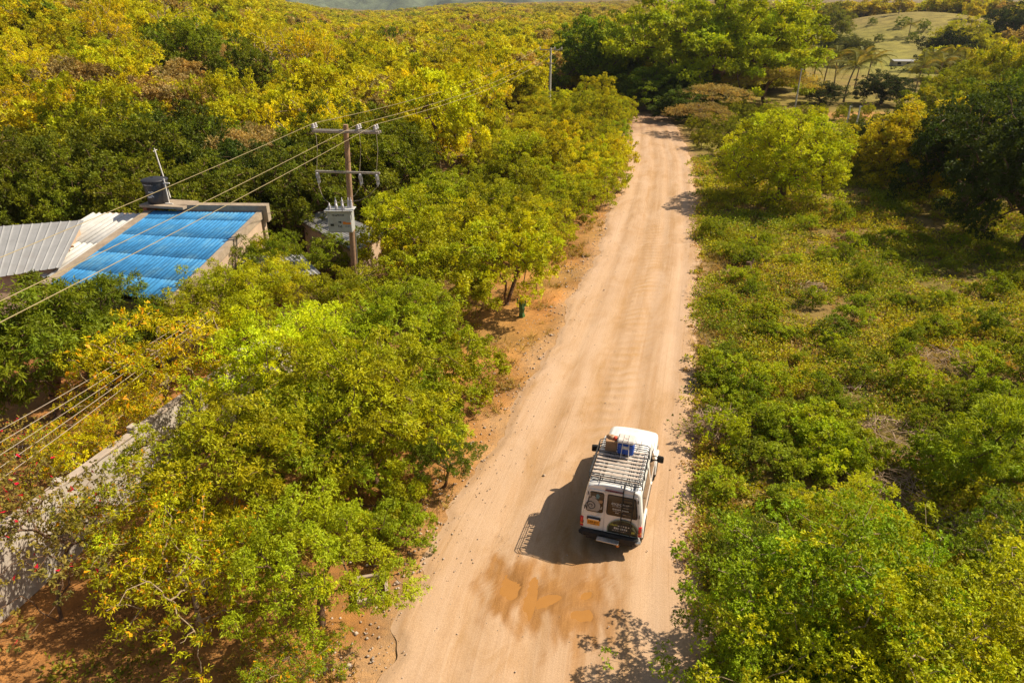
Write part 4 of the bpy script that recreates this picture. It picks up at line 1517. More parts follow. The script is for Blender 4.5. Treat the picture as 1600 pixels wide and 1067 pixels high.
SHR = [(1185, 400), (1235, 405), (1150, 435), (1130, 470), (1215, 520), (1170, 560), (1250, 560), (1300, 540), (1410, 548), (1520, 575), (1480, 620), (1230, 640), (1190, 650),
       (1290, 690), (1170, 720), (1250, 745), (1450, 665), (1350, 440), (1440, 375), (1500, 380), (1480, 420), (1545, 455), (1400, 470), (1440, 520), (1570, 520), (1340, 590), (1320, 640),
       (1140, 540), (1270, 470), (1120, 600), (1210, 690), (1120, 760), (1230, 790), (1560, 640), (1510, 690), (1390, 400), (1330, 380), (1290, 400), (1260, 350), (1310, 340), (1160, 620), (1200, 600),
       (1330, 500), (1370, 560), (1470, 470), (1590, 590), (1420, 600), (1130, 690), (1280, 620), (1545, 400), (1595, 440)]
_q = np.random.default_rng(12)
while len(SHR) < 95:
    py_ = _q.uniform(340, 770)
    px_ = 1110 + (490 if py_ > 430 else 380) * _q.uniform() ** 1.2
    if py_ < 400 and px_ > 1350 + (py_ - 340) * 2:
        continue
    if all(math.hypot((px_ - a_) * .8, py_ - b_) > 17 for a_, b_ in SHR) and all(math.hypot(px_ - a_, (py_ - b_) * 1.5) > 50 for a_, b_, _ in PILES):
        SHR.append((px_, py_))
lab_items = []
for k, (px, py) in enumerate(SHR):
    p = at(px, py + 8)
    rad_ = rng.uniform(.34, .8) * (1.22 if py > 560 else 1.0)
    o = place_tree('shrub%d' % (k % 3), p[0], p[1], rad_ * (1 + p[1] * .004), lerp3(GRN, lerp3(MAN, LIM, rng.uniform()), .6), '', 'shrub',
               group='shrubs in the weed field', zs=rng.uniform(.75, 1.15), name='field_shrub')
    row = 'just behind the thicket' if py > 735 else 'level with the twig heap' if py > 640 else 'in the middle of the field' if py > 530 else 'level with the stumps' if py > 430 else 'at the far end of the field'
    lab_items.append((o, 'leafy %s shrub above the weeds %s' % (('small', 'medium', 'large')[(rad_ > .48) + (rad_ > .68)], row), px))
number_labels(lab_items)


def brush_pile(px, py, R, n, lab, h=.5, thick=.012, flat=False):
    p = at(px, py)
    r = np.random.default_rng(int(px))
    A, B = [], []
    for i in range(n):
        a = r.uniform(0, 6.28)
        d0 = R * r.uniform(0, 1) ** .5
        c = np.array([math.cos(a) * d0, math.sin(a) * d0, h * (1 - (d0 / R) ** 2) * r.uniform(.1, 1) + .05])
        ln = r.uniform(.3, 1.1) * R * .8
        b = r.uniform(0, 6.28)
        dr = np.array([math.cos(b), math.sin(b), r.uniform(-.15, .35)])
        A.append(c - dr * ln / 2)
        B.append(c + dr * ln / 2)
        # a side twig
        m = c + dr * ln * r.uniform(-.2, .3)
        A.append(m)
        B.append(m + (dr + r.normal(0, .6, 3)) * ln * .3)
    A, B = np.array(A), np.array(B)
    A[:, 2], B[:, 2] = np.maximum(A[:, 2], .01), np.maximum(B[:, 2], .01)
    ra = thick * r.uniform(.5, 1.6, len(A))
    v, q = tubes_np(A, B, ra, ra * .4, 4)
    o = link('brush_pile', mesh_np('brush_pile', v, q, smooth=True), mat=M['twig'], loc=(p[0], p[1], float(T(p[0], p[1]))))
    tag(o, lab, 'brush pile')


brush_pile(1122, 672, 1.15, 460, 'heap of dead brown twigs at the road edge ahead of the vehicle', .75, .009)
brush_pile(1405, 690, 1.6, 170, 'loose pale branches lying over the middle of the field', .35, .012)
brush_pile(1535, 845, 1.2, 110, 'fan of pale dry branches beside the right thicket', .7, .013)
brush_pile(1380, 760, 1.4, 150, 'dry twigs spread behind the large thicket tree', .4, .010)
brush_pile(1270, 455, 1.0, 50, 'small patch of dry sticks near the stumps', .4, .014)
brush_pile(1470, 560, 1.3, 70, 'pale dead twigs at the right of the field above the yellow weeds', .35, .013)
brush_pile(1330, 610, 1.2, 60, 'thin scatter of dry twigs left of the loose branches', .25, .010)


# ------------------------------------------------------------------ house with sheet roofs
def text_part(name, body, size, mat, parent, loc, rot=(math.pi / 2, 0, 0), ext=.002, sx=1.0, align='CENTER', shear=0.0):
    cu = bpy.data.curves.new(name, 'FONT')
    cu.body, cu.size, cu.extrude, cu.align_x, cu.align_y, cu.shear = body, size, ext, align, 'CENTER', shear
    tmp = bpy.data.objects.new(name, cu)
    COL.objects.link(tmp)
    dg = bpy.context.evaluated_depsgraph_get()
    me = bpy.data.meshes.new_from_object(tmp.evaluated_get(dg))
    bpy.data.objects.remove(tmp)
    me.name = name
    me.materials.clear()
    o = link(name, me, parent, mat, loc, rot)
    o.scale = (sx, 1, 1)
    return o


HA = math.radians(-12)
HO = Vector((-17.0, 31.0, 0))
HC = [Vector(at(*q)) - HO for q in ((243, 329, 4.0), (402, 331, 4.25), (258, 472, 2.95), (80, 445, 2.75))]     # back left, back right, front right, front left
hou = thing('house', 'low house with blue, white and grey corrugated roofs among trees on the left', 'house', HO)


def hP(u, v, dz=0.0):
    p = HC[0].lerp(HC[1], u).lerp(HC[3].lerp(HC[2], u), v)
    return p + Vector((0, 0, dz))


def sheet(parent, mat, u0, u1, v0, v1, waves, amp, lift, rib=0.0):
    """one corrugated sheet laid on the roof plane"""
    m_ = waves * 6 + 1
    vs = []
    for th in (0, -.008):
        for v in (v0, v1):
            for i in range(m_):
                f = i / (m_ - 1)
                h = amp * (max(0, 1 - abs(((f * waves) % 1) - .5) / rib) if rib else math.cos(f * waves * 2 * math.pi))
                vs.append(hP(u0 + (u1 - u0) * f, v, h + th + lift(v == v1)))
    fs = []
    for i in range(m_ - 1):
        fs += [(i, i + 1, m_ + i + 1, m_ + i), (2 * m_ + i, 3 * m_ + i, 3 * m_ + i + 1, 2 * m_ + i + 1), (m_ + i, m_ + i + 1, 3 * m_ + i + 1, 3 * m_ + i)]
    b = MB().add(vs, fs, not rib)
    return b.build('roof_sheet', mat, parent)


def kerb(u0, u1, v0, v1, up, down, mat, name='parapet', drop=None):
    vs = [hP(u0, v0, up), hP(u1, v0, up), hP(u1, v1, up), hP(u0, v1, up)]
    vs += [Vector((p.x, p.y, (p.z - up - down) if drop is None else drop)) for p in vs]
    MB().add(vs, [(0, 1, 2, 3), (7, 6, 5, 4), (0, 4, 5, 1), (1, 5, 6, 2), (2, 6, 7, 3), (3, 7, 4, 0)]).build(name, mat, hou)


rb = link('blue_roof', MB().tube([hP(.02, .5, -.12), hP(.98, .5, -.12)], .05, 5).mesh('purlin'), hou, M['pole_wood'])
rb['label'] = 'bright blue painted corrugated roof'
vr = [0.015, .115, .345, .58, .80, 1.0]
for ri in range(5):
    for ci in range(6):
        sheet(rb, M['roof_blue'], ci / 6 + .002, (ci + 1.06) / 6, vr[ri], vr[ri + 1] + (.02 if ri < 4 else 0), 5, .013, lambda end, ri=ri, ci=ci: .03 + .012 * end + .006 * (ci % 2) - .0 * ri)
wr = link('white_roof', MB().tube([hP(-.58, .5, -.3), hP(-.1, .5, -.3)], .05, 5).mesh('purlin'), hou, M['pole_wood'])
wr['label'] = 'bright white corrugated roof strip'
for ri in range(2):
    for ci in range(3):
        u0 = -.62 + ci * .178
        sheet(wr, M['roof_white'], u0, u0 + .186, (.03, .46)[ri], (.48, .92)[ri], 3, .055, lambda end, ri=ri, ci=ci: -.10 + .02 * end + .012 * (ci % 2))
kerb(-.075, -.008, .0, 1.02, .10, .5, M['concrete'])
kerb(1.008, 1.055, .01, 1.02, .06, .3, M['concrete'])
kerb(.22, 1.10, -.03, .008, .34, .5, M['concrete'])
kerb(1.018, 1.045, .03, 1.0, -.31, 0, M['house_wall'], 'wall', 0)
kerb(-.06, -.03, .03, 1.0, -.41, 0, M['house_wall'], 'wall', 0)
kerb(-.03, 1.03, .97, .99, -.3, 0, M['house_wall'], 'wall', 0)
kerb(-.55, -.53, .06, .88, -.3, 0, M['house_wall'], 'wall', 0)
kerb(-.53, 1.05, -.025, .005, -.25, 0, M['house_wall'], 'wall', 0)
SLAB = Vector(at(264, 317, 4.38)) - HO
MB().box(SLAB + Vector((0, 0, -.07)), (2.6, 1.35, .14), rotz(HA), bev=.015).build('tank_slab', M['concrete'], hou)
MB().box(SLAB + rotz(HA) @ Vector((-1.1, 0, -.30)), (.22, 1.1, .32), rotz(HA)).build('slab_support', M['brick_red'], hou)
MB().box(SLAB + rotz(HA) @ Vector((.9, .45, -.30)), (.6, .22, .32), rotz(HA)).build('slab_support', M['brick_red'], hou)
# grey ribbed roof, turned against the rest
A_, B_ = Vector(at(131, 344, 3.95)) - HO, Vector(at(94, 418, 3.05)) - HO
D_, C_ = Vector(at(-110, 362, 3.95)) - HO, Vector(at(-120, 452, 3.05)) - HO
gr = link('grey_roof', MB().tube([A_.lerp(B_, .5) - Vector((0, 0, .2)), D_.lerp(C_, .5) - Vector((0, 0, .2))], .06, 5).mesh('purlin'), hou, M['pole_wood'])
gr['label'] = 'dull grey ribbed metal roof'
NP = 8
for k in range(NP):
    a, d = A_.lerp(D_, k / NP), A_.lerp(D_, (k + 1.03) / NP)
    b, c = B_.lerp(C_, k / NP), B_.lerp(C_, (k + 1.03) / NP)
    nr = (d - a).cross(b - a).normalized()
    if nr.z < 0:
        nr = -nr
    mb = MB()
    m = 25
    top = []
    for i in range(m):
        f = i / (m - 1)
        h = .035 * max(0, 1 - abs(((f * 2) % 1) - .5) / .11) + .006 * (k % 2)
        top.append((a.lerp(d, f) + nr * h, b.lerp(c, f) + nr * h))
    vs = [t[0] for t in top] + [t[1] for t in top] + [t[0] - nr * .01 for t in top] + [t[1] - nr * .01 for t in top]
    fs = []
    for i in range(m - 1):
        fs += [(i, i + 1, m + i + 1, m + i), (2 * m + i, 3 * m + i, 3 * m + i + 1, 2 * m + i + 1), (m + i, m + i + 1, 3 * m + i + 1, 3 * m + i), (i, 2 * m + i, 2 * m + i + 1, i + 1)]
    mb.add(vs, fs)
    mb.build('roof_sheet', M['roof_grey'], gr)
q = [A_.lerp(C_, .06), B_.lerp(D_, .06), C_.lerp(A_, .06), D_.lerp(B_, .06)]
for i in range(4):
    a, b = q[i], q[(i + 1) % 4]
    mb = MB()
    t = (b - a).cross(Vector((0, 0, 1))).normalized() * .1
    vs = [a - t, a + t, b + t, b - t]
    vs = [Vector((v.x, v.y, v.z - .12)) for v in vs] + [Vector((v.x, v.y, 0)) for v in vs]
    mb.add(vs, [(0, 1, 2, 3), (7, 6, 5, 4), (0, 4, 5, 1), (1, 5, 6, 2), (2, 6, 7, 3), (3, 7, 4, 0)])
    mb.build('wall', M['house_wall'], hou)

# water tank on the slab
tp = Vector(at(249, 316, 4.382))
tk = thing('water_tank', 'black ribbed plastic water tank on the slab above the blue roof', 'water tank', tp, HA)
MB().lathe([(0, 0), (.50, 0), (.52, .03), (.535, .35), (.545, .37), (.545, .42), (.55, .44), (.575, .82), (.59, .84), (.59, .90), (.60, .92), (.615, 1.16), (.60, 1.18)], 32).build('body', M['tank'], tk)
MB().lathe([(.655, 1.165), (.66, 1.20), (.62, 1.225), (.35, 1.30), (.12, 1.325), (0, 1.33)], 32).build('lid', M['tank'], tk)
MB().box((-.04, -.1, 1.335), (.12, .05, .03), rotz(.6)).build('lid_handle', M['ink'], tk)


def dashes(name, parent, mat, x0, x1, z, h, yfun, seed, gap=.02, wmin=.02, wmax=.06, depth=.003):
    """a line of unreadable small print: short strokes"""
    r = random.Random(seed)
    mb = MB()
    x = x0
    while x < x1:
        w = r.uniform(wmin, wmax)
        hh = h * r.uniform(.7, 1.15)
        xx = min(x + w, x1)
        if xx - x > .006:
            y = yfun((x + xx) / 2, z)
            mb.box(((x + xx) / 2, y, z + r.uniform(-.1, .1) * h), (xx - x, depth * 2, hh))
        x = xx + gap * r.uniform(.6, 1.4)
    return mb.build(name, mat, parent)


def tank_y(x, z):
    rad = .535 + .07 * z / 1.16
    return -math.sqrt(max(rad * rad - x * x, .01)) - .006


dashes('small_print', tk, M['decal_white'], -.35, .25, 1.02, .05, tank_y, 3)
dashes('small_print', tk, M['decal_white'], -.05, .22, .66, .07, tank_y, 4, gap=.01)
dashes('logo', tk, M['decal_white'], -.16, .08, .40, .08, tank_y, 5, gap=.006, wmin=.03)
MB().add([(.02, tank_y(.02, .44), .42), (.09, tank_y(.09, .5), .52), (.13, tank_y(.13, .5), .52), (.21, tank_y(.21, .42), .40), (.15, tank_y(.15, .42), .40), (.10, tank_y(.10, .46), .47)], [(0, 1, 5), (1, 2, 5), (2, 3, 4, 5)]).build('logo', M['decal_white'], tk)
pv = MB()
pv.tube([(.72, -.15, 0), (.70, -.15, 1.3)], .035, 6)
pv.build('pipe', M['white_post'], tk)
MB().tube([(.62, -.15, 1.06), (.98, -.15, 1.08)], .035, 6).build('pipe', M['white_post'], tk)
MB().tube([(.60, -.3, .03), (1.0, -.25, .03)], .04, 6).build('pipe', M['white_post'], tk)
p0 = Vector(at(266, 309, 4.382))
an = thing('mast', 'thin pale mast leaning beside the water tank', 'mast', p0)
MB().tube([(0, 0, 0), (-.32, .1, 2.6)], [.045, .03], 6).build('mast_tube', M['white_post'], an)
MB().tube([(-.36, .0, 2.45), (-.26, .25, 2.5)], .02, 5).build('bracket', M['white_post'], an)

# shed roofs by the pole
P1 = [Vector(at(*q)) for q in ((466, 344, 2.5), (508, 328, 2.5), (602, 364, 2.1), (556, 394, 2.1))]
P2 = [Vector(at(*q)) for q in ((352, 398, 2.75), (470, 398, 2.75), (500, 428, 2.35), (390, 440, 2.35))]
sc0 = sum((P1 + P2), Vector()) / 8
sc0.z = 0
shed = thing('shed', 'shed with weathered grey corrugated roofs behind the transformer pole', 'shed', sc0)
for qi, q in enumerate((P1, P2)):
    rp = link('roof', MB().tube([q[0] - sc0 - Vector((0, 0, .12)), q[3] - sc0 - Vector((0, 0, .12))], .05, 5).mesh('rafter'), shed, M['pole_wood'])
    npn = 5
    for k in range(npn):
        a, b = q[0].lerp(q[1], k / npn), q[0].lerp(q[1], (k + 1.04) / npn)
        d, c = q[3].lerp(q[2], k / npn), q[3].lerp(q[2], (k + 1.04) / npn)
        mb = MB()
        m = 25
        vs = []
        for row in ((a, b, 0), (d, c, 0), (a, b, -.01), (d, c, -.01)):
            for i in range(m):
                f = i / (m - 1)
                vs.append(row[0].lerp(row[1], f) - sc0 + Vector((0, 0, .03 * math.cos(f * 3 * 2 * math.pi) + row[2] + .006 * (k % 2))))
        fs = []
        for i in range(m - 1):
            fs += [(i, i + 1, m + i + 1, m + i), (2 * m + i, 3 * m + i, 3 * m + i + 1, 2 * m + i + 1)]
        mb.add(vs, fs, True)
        mb.build('roof_sheet', M['roof_grey'], rp)
    for i in range(4):
        a, b = q[i].lerp(q[(i + 2) % 4], .07) - sc0, q[(i + 1) % 4].lerp(q[(i + 3) % 4], .07) - sc0
        mb = MB()
        t = (b - a).cross(Vector((0, 0, 1))).normalized() * .07
        vs = [Vector((v.x, v.y, v.z - .1)) for v in (a - t, a + t, b + t, b - t)] + [Vector((v.x, v.y, 0)) for v in (a - t, a + t, b + t, b - t)]
        mb.add(vs, [(0, 1, 2, 3), (7, 6, 5, 4), (0, 4, 5, 1), (1, 5, 6, 2), (2, 6, 7, 3), (3, 7, 4, 0)])
        mb.build('wall', M['house_wall'], shed)

# ------------------------------------------------------------------ compound wall
w0, w1 = Vector((-13.6, 9.6, 0)), Vector((-9.2, 25.0, 0))
wa = math.atan2(w1.y - w0.y, w1.x - w0.x)
WL = (w1 - w0).length
cw = thing('compound_wall', 'weathered grey plaster wall running behind the flowering shrubs', 'wall', w0, wa)
nseg = 6
for k in range(nseg):
    a, b = WL * k / nseg, WL * (k + 1) / nseg
    hgt = 2.15 + .03 * (k % 2)
    MB().box(((a + b) / 2, 0, hgt / 2 - .1), (b - a - .012, .17, hgt + .2), bev=.008).build('wall_panel', M['plaster'], cw)
    MB().box(((a + b) / 2, 0, hgt + .035), (b - a - .02, .25, .07), bev=.012).build('coping', M['coping'], cw)
    MB().box((a + .02, .02, hgt / 2 + .05), (.26, .28, hgt + .3), bev=.012).build('pillar', M['plaster'], cw)

# wire-mesh rack standing in the yard
p = at(52, 700)
mr = thing('mesh_rack', 'rusty wire-mesh rack lying in the shaded yard behind the wall', 'rack', (p[0], p[1], float(T(p[0], p[1])) + .05), .5)
mb = MB()
mb.tube([(-.5, -.35, .02), (.5, -.35, .02), (.5, .35, .45), (-.5, .35, .45)], .022, 5, closed=True)
mb.build('frame', M['crossarm'], mr)
for i in range(1, 8):
    x = -.5 + i / 8
    MB().tube([(x, -.35, .03), (x, .35, .46)], .009, 4).build('bar', M['crossarm'], mr)
for i in range(1, 6):
    f = i / 6
    MB().tube([(-.5, -.35 + .7 * f, .035 + .43 * f), (.5, -.35 + .7 * f, .035 + .43 * f)], .009, 4).build('bar', M['crossarm'], mr)

# concrete inlet box of the culvert beside the road
p = at(582, 925)
cb = thing('culvert_box', 'open square concrete culvert inlet under the roadside tree', 'culvert', (p[0], p[1], float(T(p[0], p[1])) - .06), .25)
cb.scale = (.72, .72, .9)
for c, d in (((-.5, 0, .06), (.13, 1.25, .5)), ((.5, 0, .06), (.13, 1.25, .5)), ((0, -.56, .061), (.87, .13, .5)), ((0, .56, .061), (.87, .13, .5))):
    MB().box(c, d, bev=.015).build('side', M['concrete'], cb)
MB().box((0, 0, .045), (.86, .98, .02)).build('bottom', M['dark_hole'], cb)

# column cactus, stumps, posts
p = at(815, 496)
ca = thing('cactus', 'small column cactus alone on the orange verge', 'cactus', (p[0], p[1], float(T(p[0], p[1]))))
pr, n = [], 20
vs, fs = [], []
hs = np.linspace(0, 1.15, 14)
for i, h in enumerate(hs):
    rad = .13 * (1 - .35 * h / 1.15) * (1 + .16 * math.sin(h * 17)) * (0.35 if i == 13 else 1)
    for k in range(n):
        t = 2 * math.pi * k / n
        rr = rad * (1 + .2 * math.cos(5 * t))
        vs.append((rr * math.cos(t), rr * math.sin(t), h))
for i in range(13):
    for k in range(n):
        q = (k + 1) % n
        fs.append((i * n + k, i * n + q, (i + 1) * n + q, (i + 1) * n + k))
fs.append(tuple(range(13 * n, 14 * n)))
MB().add(vs, fs, True).build('stem', M['cactus'], ca)
for a, z0 in ((.6, .55), (3.4, .75), (2.0, .35)):
    MB().tube([(.08 * math.cos(a), .08 * math.sin(a), z0), (.2 * math.cos(a), .2 * math.sin(a), z0 + .05), (.22 * math.cos(a), .22 * math.sin(a), z0 + .28)], [.05, .06, .035], 8).build('arm', M['cactus'], ca)

for px, py, h, rad, lab in ((1172, 385, .6, .12, 'brown broken stump standing in the shade of the round tree'), (1167, 428, .7, .2, 'thick stump overgrown with leaves near the road'), (678, 690, 1.25, .12, 'dark charred stump at the foot of the roadside bushes')):
    p = at(px, py)
    st = thing('tree_stump', lab, 'stump', (p[0], p[1], float(T(p[0], p[1]))))
    MB().tube([(0, 0, -.1), (.02, 0, .15), (.05, .03, h * .6), (.03, .06, h)], [rad * 1.35, rad, rad * .85, rad * .7], 9).build('trunk', M['bark'], st)
    MB().tube([(.04, .02, h * .7), (.22, .05, h * .95), (.3, .1, h * 1.25)], [rad * .45, rad * .35, rad * .2], 6).build('branch', M['bark'], st)

# ------------------------------------------------------------------ power pole with transformer
PB = at(557, 478)
PT = at_y(540, 195, PB[1])
up = unit(PT - PB)
e = thing('utility_pole', 'wooden power pole with transformer and two crossarms left of the road', 'utility pole', PB)
plen = float(np.linalg.norm(PT - PB))
UP = Vector(up)
LINE = math.radians(8)
rt_ = Vector((math.cos(LINE), -math.sin(LINE), 0))
fw_ = Vector((math.sin(LINE), math.cos(LINE), 0))
MB().tube([UP * -.3, UP * (plen * .5), UP * plen], [.17, .145, .115], 14).build('shaft', M['pole_wood'], e)
RR = Matrix((rt_, fw_, Vector((0, 0, 1)))).transposed()


def hgt_of(py):
    """distance up the pole of an image row"""
    return float(np.interp(py, [195, 478], [plen, 0]))


zA = plen - .30
MB().box(UP * zA + rt_ * .02 - fw_ * .14, (3.15, .09, .11), RR, bev=.008).build('crossarm', M['crossarm'], e)
MB().box(UP * zA + rt_ * .02 + fw_ * .14, (3.15, .09, .11), RR, bev=.008).build('crossarm', M['crossarm'], e)
zB = hgt_of(262)
ca2 = link('crossarm', MB().box(UP * zB + rt_ * .02 - fw_ * .17, (3.1, .09, .10), RR, bev=.008).mesh('crossarm'), e, M['crossarm'])
INS = []
ins_mesh = MB().lathe([(0, 0), (.02, 0), (.022, .07), (.085, .075), (.09, .11), (.05, .13), (.075, .15), (.08, .18), (.045, .2), (.062, .215), (.06, .25), (.03, .28), (0, .285)], 12).mesh('insulator')
ins_mesh.materials.append(M['porcelain'])
for u in (-1.48, .62, 1.42):
    for s in (-1, 1):
        q = UP * zA + rt_ * u + fw_ * .14 * s + Vector((0, 0, .055))
        link('insulator', ins_mesh, e, loc=q)
    INS.append(Vector(PB) + UP * zA + rt_ * u + Vector((0, 0, .34)))
cut = MB().lathe([(0, 0), (.05, 0), (.05, -.06), (.085, -.08), (.05, -.11), (.085, -.14), (.05, -.17), (.085, -.2), (.05, -.23), (.085, -.26), (.05, -.29), (.05, -.42), (.06, -.44), (.03, -.62), (0, -.62)], 10)
cut.box((.08, 0, -.25), (.03, .03, .5))
cutm = cut.mesh('fuse_cutout')
cutm.materials.append(M['porcelain'])
for u in (-1.45, .62, 1.42):
    o = link('fuse_cutout', cutm, e, loc=UP * zB + rt_ * u - fw_ * .23 + Vector((0, 0, -.03)), rot=(.18, 0, 0))
zT = hgt_of(349)
tc_ = UP * (zT + .55) - fw_ * .52 - rt_ * .30
RT = Matrix.Rotation(.12, 3, 'Z') @ RR
tf = link('transformer', MB().box(tc_, (1.12, .62, 1.02), RT, bev=.03).mesh('transformer_tank'), e, M['trafo'])
tf['label'] = 'boxy grey transformer with an orange stripe'
MB().box(tc_ + Vector((0, 0, .535)), (1.34, .82, .06), RT, bev=.02).build('lid', M['trafo'], tf)
loc_ = lambda a, b, c: tc_ + RT @ Vector((a, b, c))
bsm = MB().lathe([(0, 0), (.075, 0), (.085, .05), (.06, .08), (.085, .11), (.06, .14), (.075, .17), (.045, .24), (.02, .25), (.02, .32), (0, .32)], 10).mesh('bushing')
bsm.materials.append(M['porcelain'])
for a in (-.42, -.1, .2):
    link('bushing', bsm, tf, loc=loc_(a, -.22, .565))
for a in (-.22, .08, .38, .5):
    o = link('bushing', bsm, tf, loc=loc_(a, .18, .565))
    o.scale = (.85, .85, 1.5)
MB().box(loc_(.34, -.318, -.06), (.38, .006, .085), RT).build('stripe', M['orange_mark'], tf)
MB().box(loc_(.22, -.320, -.03), (.14, .006, .1), RT).build('stripe', M['orange_mark'], tf)
MB().box(loc_(-.36, -.318, -.14), (.16, .008, .11), RT).build('name_plate', M['ink'], tf)


def tdash(x0, x1, z, h, seed):
    r = random.Random(seed)
    mb = MB()
    x = x0
    while x < x1:
        w = r.uniform(.02, .06)
        mb.box(loc_(x + w / 2, -.318, z + r.uniform(-.2, .2) * h), (w, .006, h * r.uniform(.6, 1.1)), RT)
        x += w + r.uniform(.015, .04)
    mb.build('marking', M['ink'], tf)


tdash(-.32, .18, .33, .07, 1)
tdash(-.05, .1, -.02, .12, 2)
tdash(-.08, .08, -.2, .12, 3)
tdash(.26, .46, -.2, .03, 4)
for a in (-.42, -.1, .2):
    MB().tube([loc_(a, -.34, .50), loc_(a, -.34, .58)], .025, 6).build('bolt', M['ink'], tf)
MB().tube([UP * (zT - .15) + rt_ * .16, UP * (zT - 1.6) + rt_ * .17, UP * (zT - 2.6) + rt_ * .13], .03, 6).build('conduit', M['steel'], e)
for k, u in enumerate((-1.45, .62, 1.42)):
    a = UP * zB + rt_ * u - fw_ * .23 + Vector((0, 0, -.6))
    b = loc_((-.42, -.1, .2)[k], -.22, .88)
    m_ = (a + b) / 2 + Vector((0, 0, -.25))
    MB().tube([a, a.lerp(m_, .5) + Vector((0, 0, -.1)), m_, m_.lerp(b, .5), b], .011, 4).build('jumper', M['cable'], e)
    c_ = UP * zA + rt_ * u + Vector((0, 0, .3))
    d_ = UP * zB + rt_ * u - fw_ * .23
    MB().tube([c_, c_.lerp(d_, .5) + rt_ * .12 - fw_ * .1, d_], .010, 4).build('jumper', M['cable'], e)

# far pole of the same line
FP = at_y(859, 150, 98.0)
FP[2] = float(T(FP[0], FP[1]))
fz = at_y(863, 75, 98.0)[2] - FP[2]
fe = thing('utility_pole', 'pale power pole with one crossarm far up the line near the dome trees', 'utility pole', FP)
MB().tube([(0, 0, -.3), (0, 0, fz)], [.18, .12], 10).build('shaft', M['pole_concrete'], fe)
MB().box((0, -.15, fz - .25), (3.0, .1, .12), RR).build('crossarm', M['crossarm'], fe)
MB().box((0, -.15, fz - 1.9), (1.0, .1, .1), RR).build('crossarm', M['crossarm'], fe)
FINS = []
for u in (-1.42, .5, 1.42):
    link('insulator', ins_mesh, fe, loc=Vector((0, -.15, fz - .19)) + rt_ * u)
    FINS.append(Vector(FP) + Vector((0, -.15, fz + .1)) + rt_ * u)
for px, py0, py1, yy, lab in ((797, 92, 57, 190.0, 'thin pale pole sticking out of the far forest'), (1246, 146, 108, 100.0, 'thin grey lamp post beside the palms'), (1340, 186, 166, 88.0, 'short white post in the bare yard, right one'), (1326, 180, 166, 90.0, 'short white post in the bare yard, left one')):
    p0, p1 = at_y(px, py0, yy), at_y(px, py1, yy)
    z0 = float(T(p0[0], p0[1]))
    pe = thing('post', lab, 'post', (p0[0], p0[1], z0))
    MB().tube([(0, 0, -.2), (0, 0, p1[2] - z0)], [.12, .08], 8).build('shaft', M['pole_concrete'] if px < 1300 else M['white_post'], pe)
    MB().tube([(-.12, 0, p1[2] - z0 - .12), (.25, 0, p1[2] - z0 - .05)], .05, 6).build('cap', M['steel'], pe)


def wire(name, a, b, sag, rad, mat, lab, grp, ext=None, n=28):
    mb = MB()
    a, b = Vector(a), Vector(b)
    pts_ = []
    for i in range(n + 1):
        f = i / n
        p = a.lerp(b, f)
        p.z -= sag * 4 * f * (1 - f)
        pts_.append(p)
    o0 = pts_[n // 2].copy()
    o = link(name, mb.tube([p - o0 for p in pts_], rad, 5).mesh(name), mat=mat, loc=o0)
    return tag(o, lab, 'wire', grp)


BACK = [(-18.5, -27, 8.9), (-15.6, -27, 9.3), (-14.2, -27, 9.6)]
nm = ('left', 'middle', 'right')
for k in range(3):
    wire('power_line', INS[k], FINS[k], .9, .012, M['wire'], 'bare power wire from the transformer pole to the far pole, %s of three' % nm[k], 'power wires up the valley')
    wire('power_line', INS[k], BACK[k], .5, .0095, M['wire'], 'bare power wire crossing in front of the roofs, %s of three' % nm[k], 'power wires over the house')
for k in range(5):
    a = Vector(at(-60, 705 + 22 * k, 3.6 - .12 * k))
    b = Vector(at(330, 478 + 5 * k, 3.0))
    wire('service_cable', a, b, .08, .010, M['cable'], 'thin service cable over the shaded yard, number %s from the top' % ('one', 'two', 'three', 'four', 'five')[k], 'service cables over the yard')

# ------------------------------------------------------------------ far buildings
p = at(1422, 106)
fb = thing('low_building', 'long low white building behind the palms', 'building', (p[0], p[1], float(T(p[0], p[1]))), -.1)
MB().box((0, 0, .55), (9, 3, 1.1)).build('wall', M['plaster'], fb)
MB().add([(-4.8, -1.8, 1.1), (4.8, -1.8, 1.1), (4.8, 1.8, 1.1), (-4.8, 1.8, 1.1), (-4.8, 0, 1.45), (4.8, 0, 1.45)], [(0, 1, 5, 4), (2, 3, 4, 5), (0, 4, 3), (1, 2, 5), (0, 3, 2, 1)]).build('roof', M['roof_grey'], fb)
for i in range(4):
    MB().box((-3.4 + 2.2 * i, -1.52, .6), (.8, .06, .5)).build('window', M['glass'], fb)
p = at_y(777, 69, 185.0)
rbd = thing('small_house', 'tiny orange roof showing above the far trees', 'house', (p[0], p[1], float(T(p[0], p[1]))), .2)
hz = p[2] - float(T(p[0], p[1]))
MB().box((0, 0, hz / 2), (2.6, 2.6, hz)).build('wall', M['plaster'], rbd)
MB().add([(-1.7, -1.6, hz), (1.7, -1.6, hz), (1.7, 1.6, hz), (-1.7, 1.6, hz), (-1.7, 0, hz + .8), (1.7, 0, hz + .8)], [(0, 1, 5, 4), (2, 3, 4, 5), (0, 4, 3), (1, 2, 5), (0, 3, 2, 1)]).build('roof', M['roof_orange'], rbd)

